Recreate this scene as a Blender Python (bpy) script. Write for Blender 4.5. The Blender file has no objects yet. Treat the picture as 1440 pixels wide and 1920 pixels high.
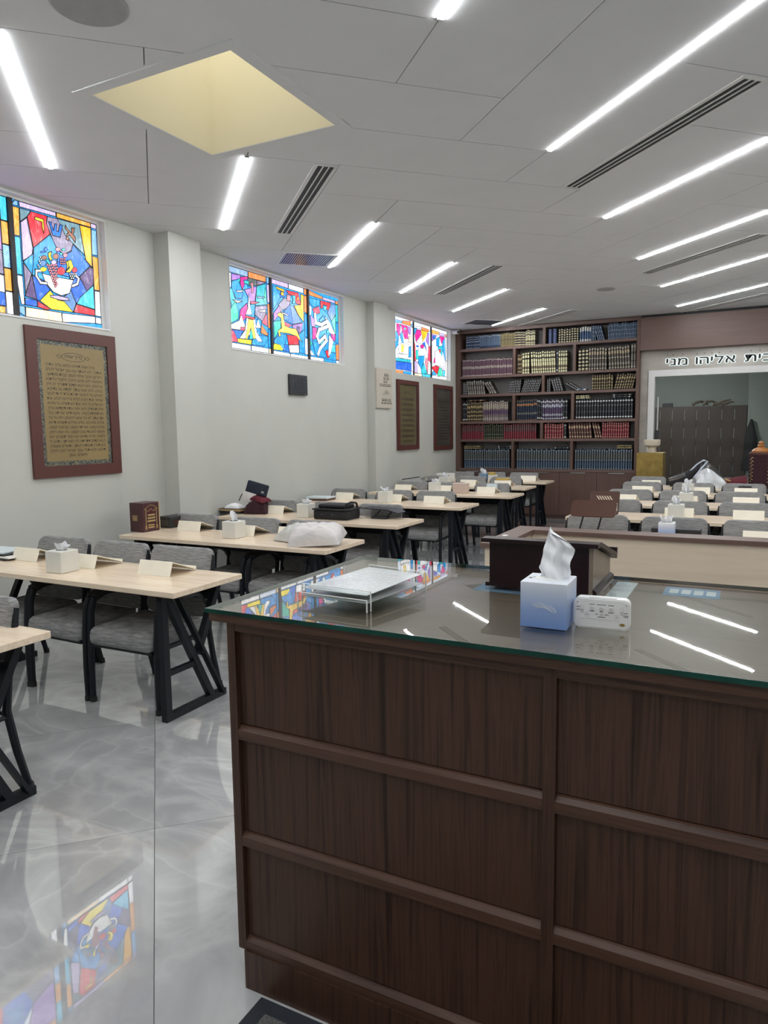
import bpy, bmesh, math, random
from mathutils import Vector, Matrix
random.seed(7)
R = math.radians
PI = math.pi
SC = bpy.context.scene
COL = SC.collection
# ------------------------------------------------------------------ camera
CAMH = 1.6
def cam_axes(yaw, pit, rol):
    f = Vector((-math.sin(yaw)*math.cos(pit), math.cos(yaw)*math.cos(pit), math.sin(pit)))
    r = Vector((math.cos(yaw), math.sin(yaw), 0)); u = r.cross(f)
    return math.cos(rol)*r + math.sin(rol)*u, -math.sin(rol)*r + math.cos(rol)*u, f
_r, _u, _f = cam_axes(R(27.44), R(-6.433), R(-0.76))
cd = bpy.data.cameras.new('camera'); cam = bpy.data.objects.new('camera', cd); COL.objects.link(cam)
cd.sensor_fit = 'VERTICAL'; cd.sensor_height = 36.0; cd.lens = 36.0*1336.5/1920; cd.clip_start = 0.02; cd.clip_end = 100
cam.matrix_world = Matrix(((_r.x, _u.x, -_f.x, 0), (_r.y, _u.y, -_f.y, 0), (_r.z, _u.z, -_f.z, CAMH), (0, 0, 0, 1)))
SC.camera = cam
# ------------------------------------------------------------------ world, light, exposure
w = bpy.data.worlds.new('world'); SC.world = w; w.use_nodes = True
w.node_tree.nodes['Background'].inputs[0].default_value = (0.75, 0.86, 1.0, 1)
w.node_tree.nodes['Background'].inputs[1].default_value = 1.0
SC.view_settings.view_transform = 'Standard'; SC.view_settings.look = 'None'
SC.view_settings.exposure = 0.0; SC.view_settings.gamma = 1.0; SC.view_settings.use_curve_mapping = False
SC.cycles.use_denoising = True
SC.cycles.max_bounces = 8; SC.cycles.diffuse_bounces = 4; SC.cycles.glossy_bounces = 4
SC.cycles.use_adaptive_sampling = True; SC.cycles.adaptive_threshold = .06
SC.cycles.transmission_bounces = 8; SC.cycles.transparent_max_bounces = 12
SC.cycles.caustics_reflective = False; SC.cycles.caustics_refractive = False
LED = 90.0        # radiance of the ceiling light bars
STAINED = 1.9    # radiance of the daylit stained glass
# ------------------------------------------------------------------ room numbers (metres; camera stands over 0,0)
XW, XR, YF, YB, ZC = -5.05, 3.35, -3.0, 12.9, 3.458
YS = 12.72        # front of the bookcase
S2 = math.sqrt(2)
# ------------------------------------------------------------------ materials
MATS = {}
def _new(name):
    m = bpy.data.materials.new(name); m.use_nodes = True
    nt = m.node_tree; b = nt.nodes['Principled BSDF']; MATS[name] = m
    return m, nt, b
def rgb(c): return (c[0], c[1], c[2], 1)
def noise(nt, scale, detail=3, vec=None, dist=0.0, coord='Object', rough=.55):
    n = nt.nodes.new('ShaderNodeTexNoise'); n.inputs['Scale'].default_value = scale
    n.inputs['Detail'].default_value = detail; n.inputs['Distortion'].default_value = dist; n.inputs['Roughness'].default_value = rough
    t = nt.nodes.new('ShaderNodeTexCoord')
    if vec:
        mp = nt.nodes.new('ShaderNodeMapping'); mp.inputs['Scale'].default_value = vec
        nt.links.new(t.outputs[coord], mp.inputs['Vector']); nt.links.new(mp.outputs[0], n.inputs['Vector'])
    else: nt.links.new(t.outputs[coord], n.inputs['Vector'])
    return n
def ramp(nt, src, stops, interp='LINEAR'):
    r = nt.nodes.new('ShaderNodeValToRGB'); r.color_ramp.interpolation = interp
    e = r.color_ramp.elements
    while len(e) < len(stops): e.new(0.5)
    for k, (p, c) in enumerate(stops): e[k].position = p; e[k].color = rgb(c)
    nt.links.new(src, r.inputs['Fac']); return r
def bump(nt, b, src, strength, dist=.002):
    bp = nt.nodes.new('ShaderNodeBump'); bp.inputs['Strength'].default_value = strength; bp.inputs['Distance'].default_value = dist
    nt.links.new(src, bp.inputs['Height']); nt.links.new(bp.outputs[0], b.inputs['Normal'])
def pm(name, col, rough=.5, metal=0., amt=.06, scale=14., spec=.5, bmp=0., vec=None, bd=.002):
    m, nt, b = _new(name)
    n = noise(nt, scale, 3, vec)
    lo = [max(0, c*(1-amt)) for c in col]; hi = [min(1, c*(1+amt)) for c in col]
    r = ramp(nt, n.outputs['Fac'], [(.3, lo), (.7, hi)])
    nt.links.new(r.outputs[0], b.inputs['Base Color'])
    b.inputs['Roughness'].default_value = rough; b.inputs['Metallic'].default_value = metal
    b.inputs['Specular IOR Level'].default_value = spec
    if bmp: bump(nt, b, n.outputs['Fac'], bmp, bd)
    return m
def wood(name, c1, c2, vec, rough=.4, c3=None, dist=.6, spec=.5, scale=1.):
    m, nt, b = _new(name)
    n = noise(nt, scale, 5, vec, dist, rough=.65)
    st = [(.28, c1), (.5, c2), (.72, c1)] if c3 is None else [(.25, c1), (.45, c2), (.6, c1), (.75, c3)]
    r = ramp(nt, n.outputs['Fac'], st)
    nt.links.new(r.outputs[0], b.inputs['Base Color']); b.inputs['Roughness'].default_value = rough
    b.inputs['Specular IOR Level'].default_value = spec
    bump(nt, b, n.outputs['Fac'], .06, .001)
    return m
def emit(name, col, strength):
    m = bpy.data.materials.new(name); m.use_nodes = True; nt = m.node_tree; nt.nodes.clear(); MATS[name] = m
    o = nt.nodes.new('ShaderNodeOutputMaterial'); e = nt.nodes.new('ShaderNodeEmission')
    e.inputs[0].default_value = rgb(col); e.inputs[1].default_value = strength
    nt.links.new(e.outputs[0], o.inputs[0]); return m
def glassy(name, tint, gloss=.05, ior=1.45, alpha=1.0):
    """clear sheet: what lies behind shows through, the surface mirrors more towards grazing angles"""
    m = bpy.data.materials.new(name); m.use_nodes = True; nt = m.node_tree; nt.nodes.clear(); MATS[name] = m
    o = nt.nodes.new('ShaderNodeOutputMaterial'); t = nt.nodes.new('ShaderNodeBsdfTransparent'); g = nt.nodes.new('ShaderNodeBsdfGlossy')
    mx = nt.nodes.new('ShaderNodeMixShader'); f = nt.nodes.new('ShaderNodeFresnel'); f.inputs[0].default_value = ior
    n = noise(nt, 3, 2); mt = nt.nodes.new('ShaderNodeMath'); mt.operation = 'MULTIPLY_ADD'
    mt.inputs[1].default_value = .01; mt.inputs[2].default_value = gloss
    nt.links.new(n.outputs['Fac'], mt.inputs[0]); nt.links.new(mt.outputs[0], g.inputs['Roughness'])
    t.inputs[0].default_value = rgb(tint); ge_ = nt.nodes.new('ShaderNodeNewGeometry'); inv = nt.nodes.new('ShaderNodeMath'); inv.operation = 'SUBTRACT'; inv.inputs[0].default_value = 1.0
    nt.links.new(ge_.outputs['Backfacing'], inv.inputs[1]); mm = nt.nodes.new('ShaderNodeMath'); mm.operation = 'MULTIPLY'; nt.links.new(f.outputs[0], mm.inputs[0]); nt.links.new(inv.outputs[0], mm.inputs[1]); nt.links.new(mm.outputs[0], mx.inputs[0]); g.inputs[0].default_value = (1, 1, 1, 1)
    nt.links.new(t.outputs[0], mx.inputs[1]); nt.links.new(g.outputs[0], mx.inputs[2]); nt.links.new(mx.outputs[0], o.inputs[0])
    return m
pm('wall', (.545, .55, .51), .62, amt=.02, scale=3)
pm('ceiling_paint', (.71, .72, .735), .75, amt=.015, scale=4)
pm('ceiling_gap', (.30, .30, .30), .9)
pm('white_trim', (.74, .74, .73), .45, amt=.02)
pm('black_metal', (.007, .009, .013), .45, amt=.2, scale=30, spec=.28)
pm('black_plastic', (.014, .015, .018), .45, amt=.2, scale=20)
pm('chrome', (.75, .75, .76), .2, 1.0, amt=.03)
pm('steel', (.55, .55, .56), .3, 1.0, amt=.05)
pm('cream_plastic', (.90, .86, .74), .35, amt=.02)
pm('white_box', (.74, .74, .69), .4, amt=.02)
pm('tissue', (.86, .87, .90), .85, amt=.03, scale=25)
pm('white_paper', (.82, .82, .80), .7, amt=.03)
pm('dark_slot', (.02, .02, .022), .6)
pm('cream_shaft', (.86, .82, .67), .8, amt=.015, scale=2)
pm('speaker_grey', (.38, .38, .38), .7)
pm('maroon_frame', (.095, .030, .024), .42, amt=.12, scale=8, vec=(8, 8, 40))
pm('ink', (.02, .018, .014), .6)
pm('parchment', (.27, .195, .085), .33, amt=.07, scale=3)
pm('dim_parchment', (.125, .105, .055), .22, amt=.1, scale=3)
pm('dim_paper', (.07, .065, .055), .15, amt=.12, scale=3)
pm('gold_print', (.62, .46, .20), .35, .5, amt=.1)
pm('maroon_box', (.062, .018, .022), .4, amt=.1)
pm('maroon_velvet', (.10, .008, .018), .85, amt=.25, scale=25)
pm('dark_velvet', (.03, .006, .012), .9, amt=.3, scale=25)
pm('navy_cloth', (.012, .018, .035), .8, amt=.25)
pm('mahogany', (.013, .0035, .0055), .35, amt=.2, scale=5, vec=(3, 30, 30), spec=.3)
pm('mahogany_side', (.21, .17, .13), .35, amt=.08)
pm('brass', (.36, .25, .075), .36, .65, amt=.22, scale=10)
pm('stone', (.66, .58, .46), .5, amt=.05)
pm('black_cloth', (.012, .012, .015), .75, amt=.3, scale=30)
pm('sheet_grey', (.52, .55, .55), .25, amt=.04)
pm('white_plastic', (.80, .80, .80), .35, amt=.01)
pm('grey_button', (.62, .62, .62), .4)
pm('screen', (.045, .05, .058), .25, amt=.05)
pm('bezel', (.03, .03, .034), .4)
pm('digit', (.018, .02, .024), .4)
pm('blue_card', (.20, .34, .52), .5, amt=.08)
pm('pale_card', (.62, .70, .74), .4, amt=.05)
pm('mat_border', (.018, .022, .032), .8, amt=.1)
pm('mailer', (.68, .65, .64), .34, amt=.06, scale=9, bmp=.7, bd=.02, vec=(1, 2.2, 1))
pm('mailer_grey', (.58, .58, .56), .24, amt=.10, scale=10, bmp=.8, bd=.02, vec=(2.0, 1, 1))
pm('lead', (.012, .012, .014), .5)
pm('grout', (.16, .16, .16), .9)
pm('locker', (.062, .043, .037), .45, amt=.06, vec=(30, 30, 2))
pm('lobby_paint', (.28, .30, .275), .7, amt=.03)
pm('horn', (.10, .075, .055), .45, amt=.3)
pm('finial_wood', (.36, .14, .035), .35, amt=.15)
pm('stand_wood', (.075, .026, .016), .4, amt=.18, vec=(4, 40, 40))
pm('page_edge', (.50, .39, .20), .7, amt=.1, vec=(2, 2, 60))
pm('grey_leather', (.028, .03, .03), .5, amt=.2)
pm('plaque_stone', (.52, .475, .40), .5, amt=.12, vec=(20, 20, 2))
pm('pale_wood_box', (.60, .48, .41), .5, amt=.12, vec=(40, 40, 2))
pm('printer_grey', (.55, .57, .55), .5)
pm('teal_panel', (.10, .24, .32), .4)
pm('gold_book', (.52, .37, .09), .5)
pm('travertine', (.44, .405, .36), .16, amt=.12, scale=2.5, vec=(1, 1, 3))
pm('rubber', (.01, .01, .01), .7)
pm('blue_tissue_logo', (.62, .68, .80), .4)
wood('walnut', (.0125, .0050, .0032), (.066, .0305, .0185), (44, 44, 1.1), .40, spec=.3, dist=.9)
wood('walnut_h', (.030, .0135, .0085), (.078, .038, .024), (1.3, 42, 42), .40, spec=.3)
wood('worktop_wood', (.105, .078, .058), (.165, .127, .098), (1.0, 55, 55), .4)
wood('walnut_case', (.086, .046, .035), (.122, .068, .053), (22, 22, 1.0), .45)
wood('walnut_case_h', (.118, .069, .056), (.150, .092, .077), (.9, 18, 30), .45)
pm('case_back', (.26, .25, .245), .7)
wood('beech', (.77, .61, .45), (.86, .72, .56), (1.6, 26, 26), .22, (.70, .54, .38))
wood('pale_panel', (.66, .55, .42), (.73, .62, .49), (1.4, 30, 16), .45)
# grey woven upholstery: fine horizontal streaks
m, nt, b = _new('fabric')
n = noise(nt, 1, 4, (14, 14, 190), .3); r = ramp(nt, n.outputs['Fac'], [(.3, (.125, .127, .129)), (.5, (.225, .226, .226)), (.7, (.34, .338, .335))])
nt.links.new(r.outputs[0], b.inputs['Base Color']); b.inputs['Roughness'].default_value = .85; bump(nt, b, n.outputs['Fac'], .2)
# polished grey marble, different in each tile
m, nt, b = _new('marble')
t = nt.nodes.new('ShaderNodeTexCoord'); oi = nt.nodes.new('ShaderNodeObjectInfo'); mp = nt.nodes.new('ShaderNodeMapping')
sc_ = nt.nodes.new('ShaderNodeVectorMath'); sc_.operation = 'SCALE'; sc_.inputs[3].default_value = 1.0
cmb = nt.nodes.new('ShaderNodeCombineXYZ'); ml = nt.nodes.new('ShaderNodeMath'); ml.operation = 'MULTIPLY'; ml.inputs[1].default_value = 37.0
nt.links.new(oi.outputs['Random'], ml.inputs[0]); nt.links.new(ml.outputs[0], cmb.inputs[0]); nt.links.new(ml.outputs[0], cmb.inputs[1]); nt.links.new(ml.outputs[0], cmb.inputs[2])
nt.links.new(t.outputs['Object'], mp.inputs['Vector']); nt.links.new(cmb.outputs[0], mp.inputs['Location'])
mp.inputs['Rotation'].default_value = (0, 0, .5); mp.inputs['Scale'].default_value = (1.0, 1.6, 1)
n1 = nt.nodes.new('ShaderNodeTexNoise'); n1.inputs['Scale'].default_value = 1.3; n1.inputs['Detail'].default_value = 6; n1.inputs['Distortion'].default_value = 1.1; n1.inputs['Roughness'].default_value = .52
nt.links.new(mp.outputs[0], n1.inputs['Vector'])
r1 = ramp(nt, n1.outputs['Fac'], [(.25, (.34, .35, .36)), (.42, (.43, .437, .445)), (.49, (.54, .546, .552)), (.53, (.47, .477, .485)), (.60, (.41, .417, .426)), (.78, (.55, .556, .562))])
n2 = nt.nodes.new('ShaderNodeTexNoise'); n2.inputs['Scale'].default_value = .95; n2.inputs['Detail'].default_value = 4; n2.inputs['Distortion'].default_value = .7; n2.inputs['Roughness'].default_value = .45
nt.links.new(mp.outputs[0], n2.inputs['Vector'])
r2 = ramp(nt, n2.outputs['Fac'], [(.40, (0, 0, 0)), (.488, (.12, .12, .12)), (.498, (.42, .42, .42)), (.506, (.22, .22, .22)), (.57, (0, 0, 0))])
mxv = nt.nodes.new('ShaderNodeMix'); mxv.data_type = 'RGBA'; mxv.blend_type = 'MIX'; nt.links.new(r2.outputs[0], mxv.inputs[0]); nt.links.new(r1.outputs[0], mxv.inputs[6]); mxv.inputs[7].default_value = (.70, .71, .72, 1)
nt.links.new(mxv.outputs[2], b.inputs['Base Color']); b.inputs['Roughness'].default_value = .02; b.inputs['Specular IOR Level'].default_value = 1.0; b.inputs['Coat Weight'].default_value = 1.0; b.inputs['Coat Roughness'].default_value = .012; b.inputs['Coat IOR'].default_value = 1.75
# door mat pile
m, nt, b = _new('mat_pile'); n = noise(nt, 260, 3); r = ramp(nt, n.outputs['Fac'], [(.35, (.05, .05, .05)), (.65, (.20, .20, .195))])
nt.links.new(r.outputs[0], b.inputs['Base Color']); b.inputs['Roughness'].default_value = .95; bump(nt, b, n.outputs['Fac'], .9, .006)
# blue-to-white carton of the paper tissues (printed fade)
m, nt, b = _new('tissue_carton'); t = nt.nodes.new('ShaderNodeTexCoord'); sp = nt.nodes.new('ShaderNodeSeparateXYZ'); nt.links.new(t.outputs['Object'], sp.inputs[0])
mr = nt.nodes.new('ShaderNodeMapRange'); mr.inputs[1].default_value = 0; mr.inputs[2].default_value = .115; nt.links.new(sp.outputs[2], mr.inputs[0])
r = ramp(nt, mr.outputs[0], [(0, (.16, .28, .60)), (.4, (.27, .38, .66)), (.75, (.50, .57, .72)), (1, (.76, .79, .86))]); nt.links.new(r.outputs[0], b.inputs['Base Color']); b.inputs['Roughness'].default_value = .38
# ornamental border print round the prayer
m, nt, b = _new('border_print'); n = noise(nt, 55, 3, None, 1.5); r = ramp(nt, n.outputs['Fac'], [(.42, (.018, .026, .035)), (.5, (.10, .12, .11)), (.62, (.26, .22, .13))]); nt.links.new(r.outputs[0], b.inputs['Base Color']); b.inputs['Roughness'].default_value = .35
# polythene
glassy('polythene', (.86, .88, .91), .22, 2.3)
glassy('acrylic', (.93, .95, .95), .03, 1.5)
glassy('door_glass', (.86, .89, .88), .03, 1.35)
# counter glass: clear, with green in its thickness
m = glassy('counter_glass', (.95, .965, .95), .010, 1.8)
pm('glass_edge', (.001, .040, .028), .15, amt=.4, scale=6, spec=.3)
emit('led', (.965, .985, 1.0), LED); emit('led_dim', (1, 1, 1), LED*.4); emit('led_lobby_fill', (1, 1, 1), LED*1.0)
emit('halo', (.85, 1.0, 1.0), 1.3)
emit('skylight_dome', (1.0, .97, .88), 3.0)
# stained glass, streaked like brushed glass paint
GLASS = {'lb': (.20, .45, .80), 'or': (.90, .38, .05), 'cy': (.05, .55, .85), 'wh': (.93, .92, .93), 'li': (.56, .45, .78), 'rd': (.85, .02, .04), 'co': (.95, .72, .45),
 'gt': (.16, .30, .36), 'pg': (.26, .22, .34), 'ye': (1.0, .50, .01), 'yl': (1.0, .80, .02), 'sb': (.01, .32, .82), 'bl': (.01, .17, .80), 'db': (.01, .12, .78), 'dp': (.11, .06, .19),
 'gb': (.13, .28, .58), 'wb': (.86, .86, .83), 'br': (.34, .14, .08), 'tl': (.02, .60, .55), 'pk': (.85, .25, .30), 'bg': (.25, .40, .62), 'or2': (.90, .25, .07), 'pu': (.40, .20, .68),
 'dg': (.09, .11, .11), 'te': (.02, .48, .60), 'gr': (.06, .70, .45), 'ma': (.85, .01, .28), 'rk': (.88, .07, .14), 'wl': (.70, .78, .92), 'yd': (1.0, .68, .10), 'tg': (.02, .55, .42)}
for k, c in GLASS.items():
    if k not in ('wh', 'wl', 'wb', 'co', 'yl'): c = tuple(v*.84 for v in c)
    m = bpy.data.materials.new('stained_'+k); m.use_nodes = True; nt = m.node_tree; b = nt.nodes['Principled BSDF']; MATS['g_'+k] = m
    n = noise(nt, 1, 5, (9, 22, 9), 1.2, coord='Object', rough=.7)
    hi = [min(1.6, v*1.15+.16) for v in c]; lo = [v*.72 for v in c]
    r = ramp(nt, n.outputs['Fac'], [(.36, lo), (.55, c), (.70, hi)])
    b.inputs['Base Color'].default_value = (.02, .02, .02, 1); b.inputs['Roughness'].default_value = .25
    nt.links.new(r.outputs[0], b.inputs['Emission Color']); b.inputs['Emission Strength'].default_value = STAINED
    m.cycles.emission_sampling = 'NONE'
# book spines: bands and labels across the spine by height fraction, spine edges painted dark to set neighbouring books apart
def spine(name, base, band, marks, rough=.45, label=None):
    m, nt, b = _new(name)
    at = nt.nodes.new('ShaderNodeAttribute'); at.attribute_name = 'frac'; sp = nt.nodes.new('ShaderNodeSeparateXYZ'); nt.links.new(at.outputs['Vector'], sp.inputs[0])
    L_ = lambda c: tuple(min(.8, v*1.75+.004) for v in c)
    st = [(0, L_(base))]
    for (z0, z1, c) in marks: st += [(z0, L_(c or band)), (z1, L_(base))]
    r = ramp(nt, sp.outputs[2], st, 'CONSTANT')
    rx = ramp(nt, sp.outputs[0], [(0, (.15, .15, .15)), (.14, (1, 1, 1)), (.86, (.15, .15, .15))], 'CONSTANT')
    mx = nt.nodes.new('ShaderNodeMix'); mx.data_type = 'RGBA'; mx.blend_type = 'MULTIPLY'; mx.inputs[0].default_value = 1
    nt.links.new(r.outputs[0], mx.inputs[6]); nt.links.new(rx.outputs[0], mx.inputs[7]); nt.links.new(mx.outputs[2], b.inputs['Base Color'])
    b.inputs['Roughness'].default_value = rough
GO = (.34, .25, .10); SI = (.40, .40, .42)
spine('navy_silver', (.022, .045, .09), SI, [(.05, .08, None), (.30, .33, None), (.55, .60, None), (.74, .77, None), (.92, .95, None)])
spine('blue_plain', (.075, .11, .17), SI, [(.0, .18, (.02, .04, .08)), (.90, .94, None)])
spine('olive_gold', (.16, .135, .065), GO, [(.08, .11, None), (.5, .54, (.05, .04, .03)), (.85, .88, None)])
spine('black_gold', (.018, .017, .016), (.46, .40, .24), [(.05, .12, None), (.22, .28, None), (.38, .44, None), (.55, .62, None), (.72, .79, None), (.88, .94, None)])
spine('cream_black', (.50, .44, .27), (.03, .026, .02), [(.10, .14, None), (.22, .34, (.12, .09, .06)), (.52, .54, None), (.68, .76, None), (.88, .93, None)])
spine('purple_cream', (.10, .055, .075), (.42, .36, .32), [(.02, .07, None), (.45, .58, (.26, .23, .20)), (.58, .60, None), (.94, .98, None)])
spine('brown_silver', (.075, .065, .055), (.34, .31, .25), [(.05, .09, None), (.2, .3, (.2, .18, .15)), (.5, .54, None), (.68, .82, (.30, .25, .17)), (.9, .95, None)])
spine('grey_brown', (.13, .12, .105), (.32, .30, .26), [(.06, .10, None), (.3, .34, (.03, .03, .03)), (.6, .7, (.05, .045, .04)), (.88, .92, None)])
spine('black_silver', (.016, .018, .022), (.42, .42, .42), [(.07, .13, None), (.36, .39, (.12, .12, .12)), (.66, .70, (.14, .14, .14)), (.86, .92, None)])
spine('black_grey', (.05, .05, .052), (.25, .25, .25), [(.1, .14, None), (.28, .32, None), (.46, .5, None), (.64, .68, None), (.82, .86, None)])
spine('dark_gold', (.045, .034, .022), (.30, .24, .12), [(.08, .14, None), (.26, .32, None), (.46, .52, None), (.68, .8, None), (.9, .93, None)])
spine('navy_orange', (.014, .022, .040), (.34, .15, .06), [(.02, .04, None), (.30, .38, (.16, .15, .12)), (.72, .82, None), (.95, .97, (.3, .2, .1))])
spine('lilac_cream', (.145, .115, .115), (.36, .32, .25), [(.05, .18, (.26, .24, .22)), (.34, .56, (.085, .055, .095)), (.62, .88, (.28, .245, .195)), (.94, .97, None)])
spine('violet_white', (.06, .05, .085), (.45, .45, .48), [(.05, .09, None), (.2, .30, (.3, .3, .34)), (.36, .55, (.075, .045, .095)), (.62, .76, (.32, .33, .38)), (.86, .93, None)])
spine('maroon', (.15, .022, .032), (.13, .10, .09), [(.5, .55, (.10, .03, .04)), (.55, .88, (.10, .055, .055)), (.93, .96, None)])
spine('green_gold', (.022, .032, .022), (.20, .18, .10), [(.06, .1, None), (.3, .34, None), (.5, .8, (.05, .05, .035)), (.9, .94, None)])
spine('red_gold', (.17, .025, .035), (.34, .22, .16), [(.06, .11, None), (.24, .27, None), (.5, .54, None), (.74, .80, None), (.9, .94, None)])
spine('brown_gold', (.075, .034, .028), (.33, .24, .16), [(.06, .16, None), (.36, .4, None), (.66, .82, None)])
spine('steel_blue', (.050, .078, .118), (.21, .21, .19), [(.03, .06, None), (.36, .42, (.03, .04, .06)), (.45, .48, None), (.5, .86, (.072, .078, .076)), (.92, .95, None)])
spine('royal_blue', (.02, .035, .10), (.05, .07, .16), [(.6, .65, None)])
spine('white_blue', (.045, .085, .17), (.50, .47, .44), [(.0, .16, None), (.70, 1.0, None)])
spine('slate_blue', (.065, .10, .16), (.26, .29, .33), [(.08, .1, None), (.3, .33, None), (.56, .6, None), (.82, .85, None)])

# ------------------------------------------------------------------ mesh helpers
class MB:
    def __init__(s): s.v = []; s.f = []; s.mi = []; s.cur = 0; s.fr = {}
    def add(s, vs, fs):
        o = len(s.v); s.v += [tuple(p) for p in vs]; s.f += [tuple(i+o for i in f) for f in fs]; s.mi += [s.cur]*len(fs); return o
    def box(s, x0, y0, z0, x1, y1, z1):
        s.add([(x0,y0,z0),(x1,y0,z0),(x1,y1,z0),(x0,y1,z0),(x0,y0,z1),(x1,y0,z1),(x1,y1,z1),(x0,y1,z1)],
              [(0,3,2,1),(4,5,6,7),(0,1,5,4),(1,2,6,5),(2,3,7,6),(3,0,4,7)]); return s
    def rbox(s, x0, y0, z0, x1, y1, z1, r, seg=2):
        bm = bmesh.new(); bmesh.ops.create_cube(bm, size=1)
        for v in bm.verts: v.co = Vector(((x0+x1)/2+v.co.x*(x1-x0), (y0+y1)/2+v.co.y*(y1-y0), (z0+z1)/2+v.co.z*(z1-z0)))
        bmesh.ops.bevel(bm, geom=bm.edges[:], offset=r, segments=seg, profile=.5, affect='EDGES')
        s.bm(bm); return s
    def bm(s, bm, M=None):
        bm.verts.index_update()
        s.add([(M @ v.co if M else v.co)[:] for v in bm.verts], [[v.index for v in f.verts] for f in bm.faces]); bm.free()
    def prism(s, poly, fn, a, b, flip=False):
        """poly: 2-D points; fn(p, t) -> 3-D; between t=a and t=b"""
        n = len(poly); A = [fn(p, a) for p in poly]; B = [fn(p, b) for p in poly]
        fs = [tuple(range(n))[::-1], tuple(range(n, 2*n))] + [(i, (i+1) % n, n+(i+1) % n, n+i) for i in range(n)]
        if flip: fs = [f[::-1] for f in fs]
        s.add(A+B, fs); return s
    def bar(s, p, q, w, h=None, up=(0, 0, 1)):
        p = Vector(p); q = Vector(q); h = h or w; d = (q-p).normalized(); up = Vector(up)
        a = d.cross(up)
        if a.length < 1e-4: a = d.cross(Vector((1, 0, 0)))
        a.normalize(); c = a.cross(d).normalized()
        vs = [e + a*(sa*w/2) + c*(sb*h/2) for e in (p, q) for sa, sb in ((-1,-1),(1,-1),(1,1),(-1,1))]
        s.add(vs, [(3,2,1,0),(4,5,6,7),(0,1,5,4),(1,2,6,5),(2,3,7,6),(3,0,4,7)]); return s
    def tube(s, path, r, n=8, caps=True):
        path = [Vector(p) for p in path]; rs = r if isinstance(r, (list, tuple)) else [r]*len(path)
        t0 = (path[1]-path[0]).normalized(); up = Vector((0, 0, 1)) if abs(t0.z) < .9 else Vector((1, 0, 0))
        a = t0.cross(up).normalized(); vs = []
        for i, p in enumerate(path):
            t = ((path[min(i+1, len(path)-1)]-path[max(i-1, 0)])).normalized()
            a = (a - t*a.dot(t)).normalized(); c = t.cross(a)
            vs += [p + (a*math.cos(2*PI*k/n)+c*math.sin(2*PI*k/n))*rs[i] for k in range(n)]
        fs = [(i*n+k, i*n+(k+1) % n, (i+1)*n+(k+1) % n, (i+1)*n+k) for i in range(len(path)-1) for k in range(n)]
        if caps: fs += [tuple(range(n))[::-1], tuple(range((len(path)-1)*n, len(path)*n))]
        s.add(vs, fs); return s
    def lathe(s, prof, n=20, c=(0, 0, 0), sx=1., sy=1.):
        vs = [(c[0]+r*sx*math.cos(2*PI*k/n), c[1]+r*sy*math.sin(2*PI*k/n), c[2]+z) for r, z in prof for k in range(n)]
        fs = [(i*n+k, i*n+(k+1) % n, (i+1)*n+(k+1) % n, (i+1)*n+k) for i in range(len(prof)-1) for k in range(n)]
        fs += [tuple(range(n))[::-1], tuple(range((len(prof)-1)*n, len(prof)*n))]
        s.add(vs, fs); return s
    def grid(s, nu, nv, fn, closed=False):
        vs = [fn(i/(nu-1), j/(nv-1)) for j in range(nv) for i in range(nu)]
        fs = [(j*nu+i, j*nu+i+1, (j+1)*nu+i+1, (j+1)*nu+i) for j in range(nv-1) for i in range(nu-1)]
        s.add(vs, fs); return s
    def mesh(s, name, mats, smooth=False, off=(0, 0, 0)):
        me = bpy.data.meshes.new(name)
        me.from_pydata([(p[0]-off[0], p[1]-off[1], p[2]-off[2]) for p in s.v], [], s.f)
        for m in (mats if isinstance(mats, (list, tuple)) else [mats]): me.materials.append(MATS[m])
        if isinstance(mats, (list, tuple)) and len(mats) > 1: me.polygons.foreach_set('material_index', s.mi)
        if smooth:
            me.polygons.foreach_set('use_smooth', [True]*len(me.polygons))
            try: me.set_sharp_from_angle(angle=R(38 if smooth is True else smooth))
            except Exception: pass
        me.update(); return me
    def part(s, name, mats, parent, smooth=False, off=None, label=None):
        """a mesh that is a part of parent; vertices are in world metres unless the parent is a local prototype (off=(0,0,0))"""
        o = bpy.data.objects.new(name, s.mesh(name, mats, smooth, root_loc(parent) if off is None else off)); COL.objects.link(o); o.parent = parent
        if label: o['label'] = label
        return o
def root_loc(o):
    v = Vector((0, 0, 0))
    while o is not None: v = v + o.location; o = o.parent
    return v
def tag(o, label=None, cat=None, group=None, kind=None):
    if label: o['label'] = label
    if cat: o['category'] = cat
    if group: o['group'] = group
    if kind: o['kind'] = kind
    return o
def thing(name, label, cat, loc=(0, 0, 0), rz=0, group=None, kind=None):
    o = bpy.data.objects.new(name, None); COL.objects.link(o); o.location = loc; o.rotation_euler = (0, 0, rz)
    o.empty_display_size = .1
    return tag(o, label, cat, group, kind)
def single(name, mb, mats, label, cat, loc=(0, 0, 0), rz=0, group=None, kind=None, smooth=False, local=False):
    o = bpy.data.objects.new(name, mb.mesh(name, mats, smooth, (0, 0, 0) if local else loc)); COL.objects.link(o); o.location = loc; o.rotation_euler = (0, 0, rz)
    return tag(o, label, cat, group, kind)
def copy_tree(o, parent=None):
    c = o.copy(); COL.objects.link(c); c.parent = parent
    for ch in [x for x in bpy.data.objects if x.parent == o]: copy_tree(ch, c)
    return c
KIDS = {}
def kids(o):
    if o.name not in KIDS: KIDS[o.name] = [x for x in bpy.data.objects if x.parent == o]
    return KIDS[o.name]
def clone(o, parent=None):
    c = o.copy(); COL.objects.link(c); c.parent = parent
    for ch in kids(o): clone(ch, c)
    return c
def drop(o):
    for ch in list(kids(o)): drop(ch)
    bpy.data.objects.remove(o)
def fxy(p, t): return (p[0], p[1], t)
def fxz(p, t): return (p[0], t, p[1])
def fyz(p, t): return (t, p[0], p[1])
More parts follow.
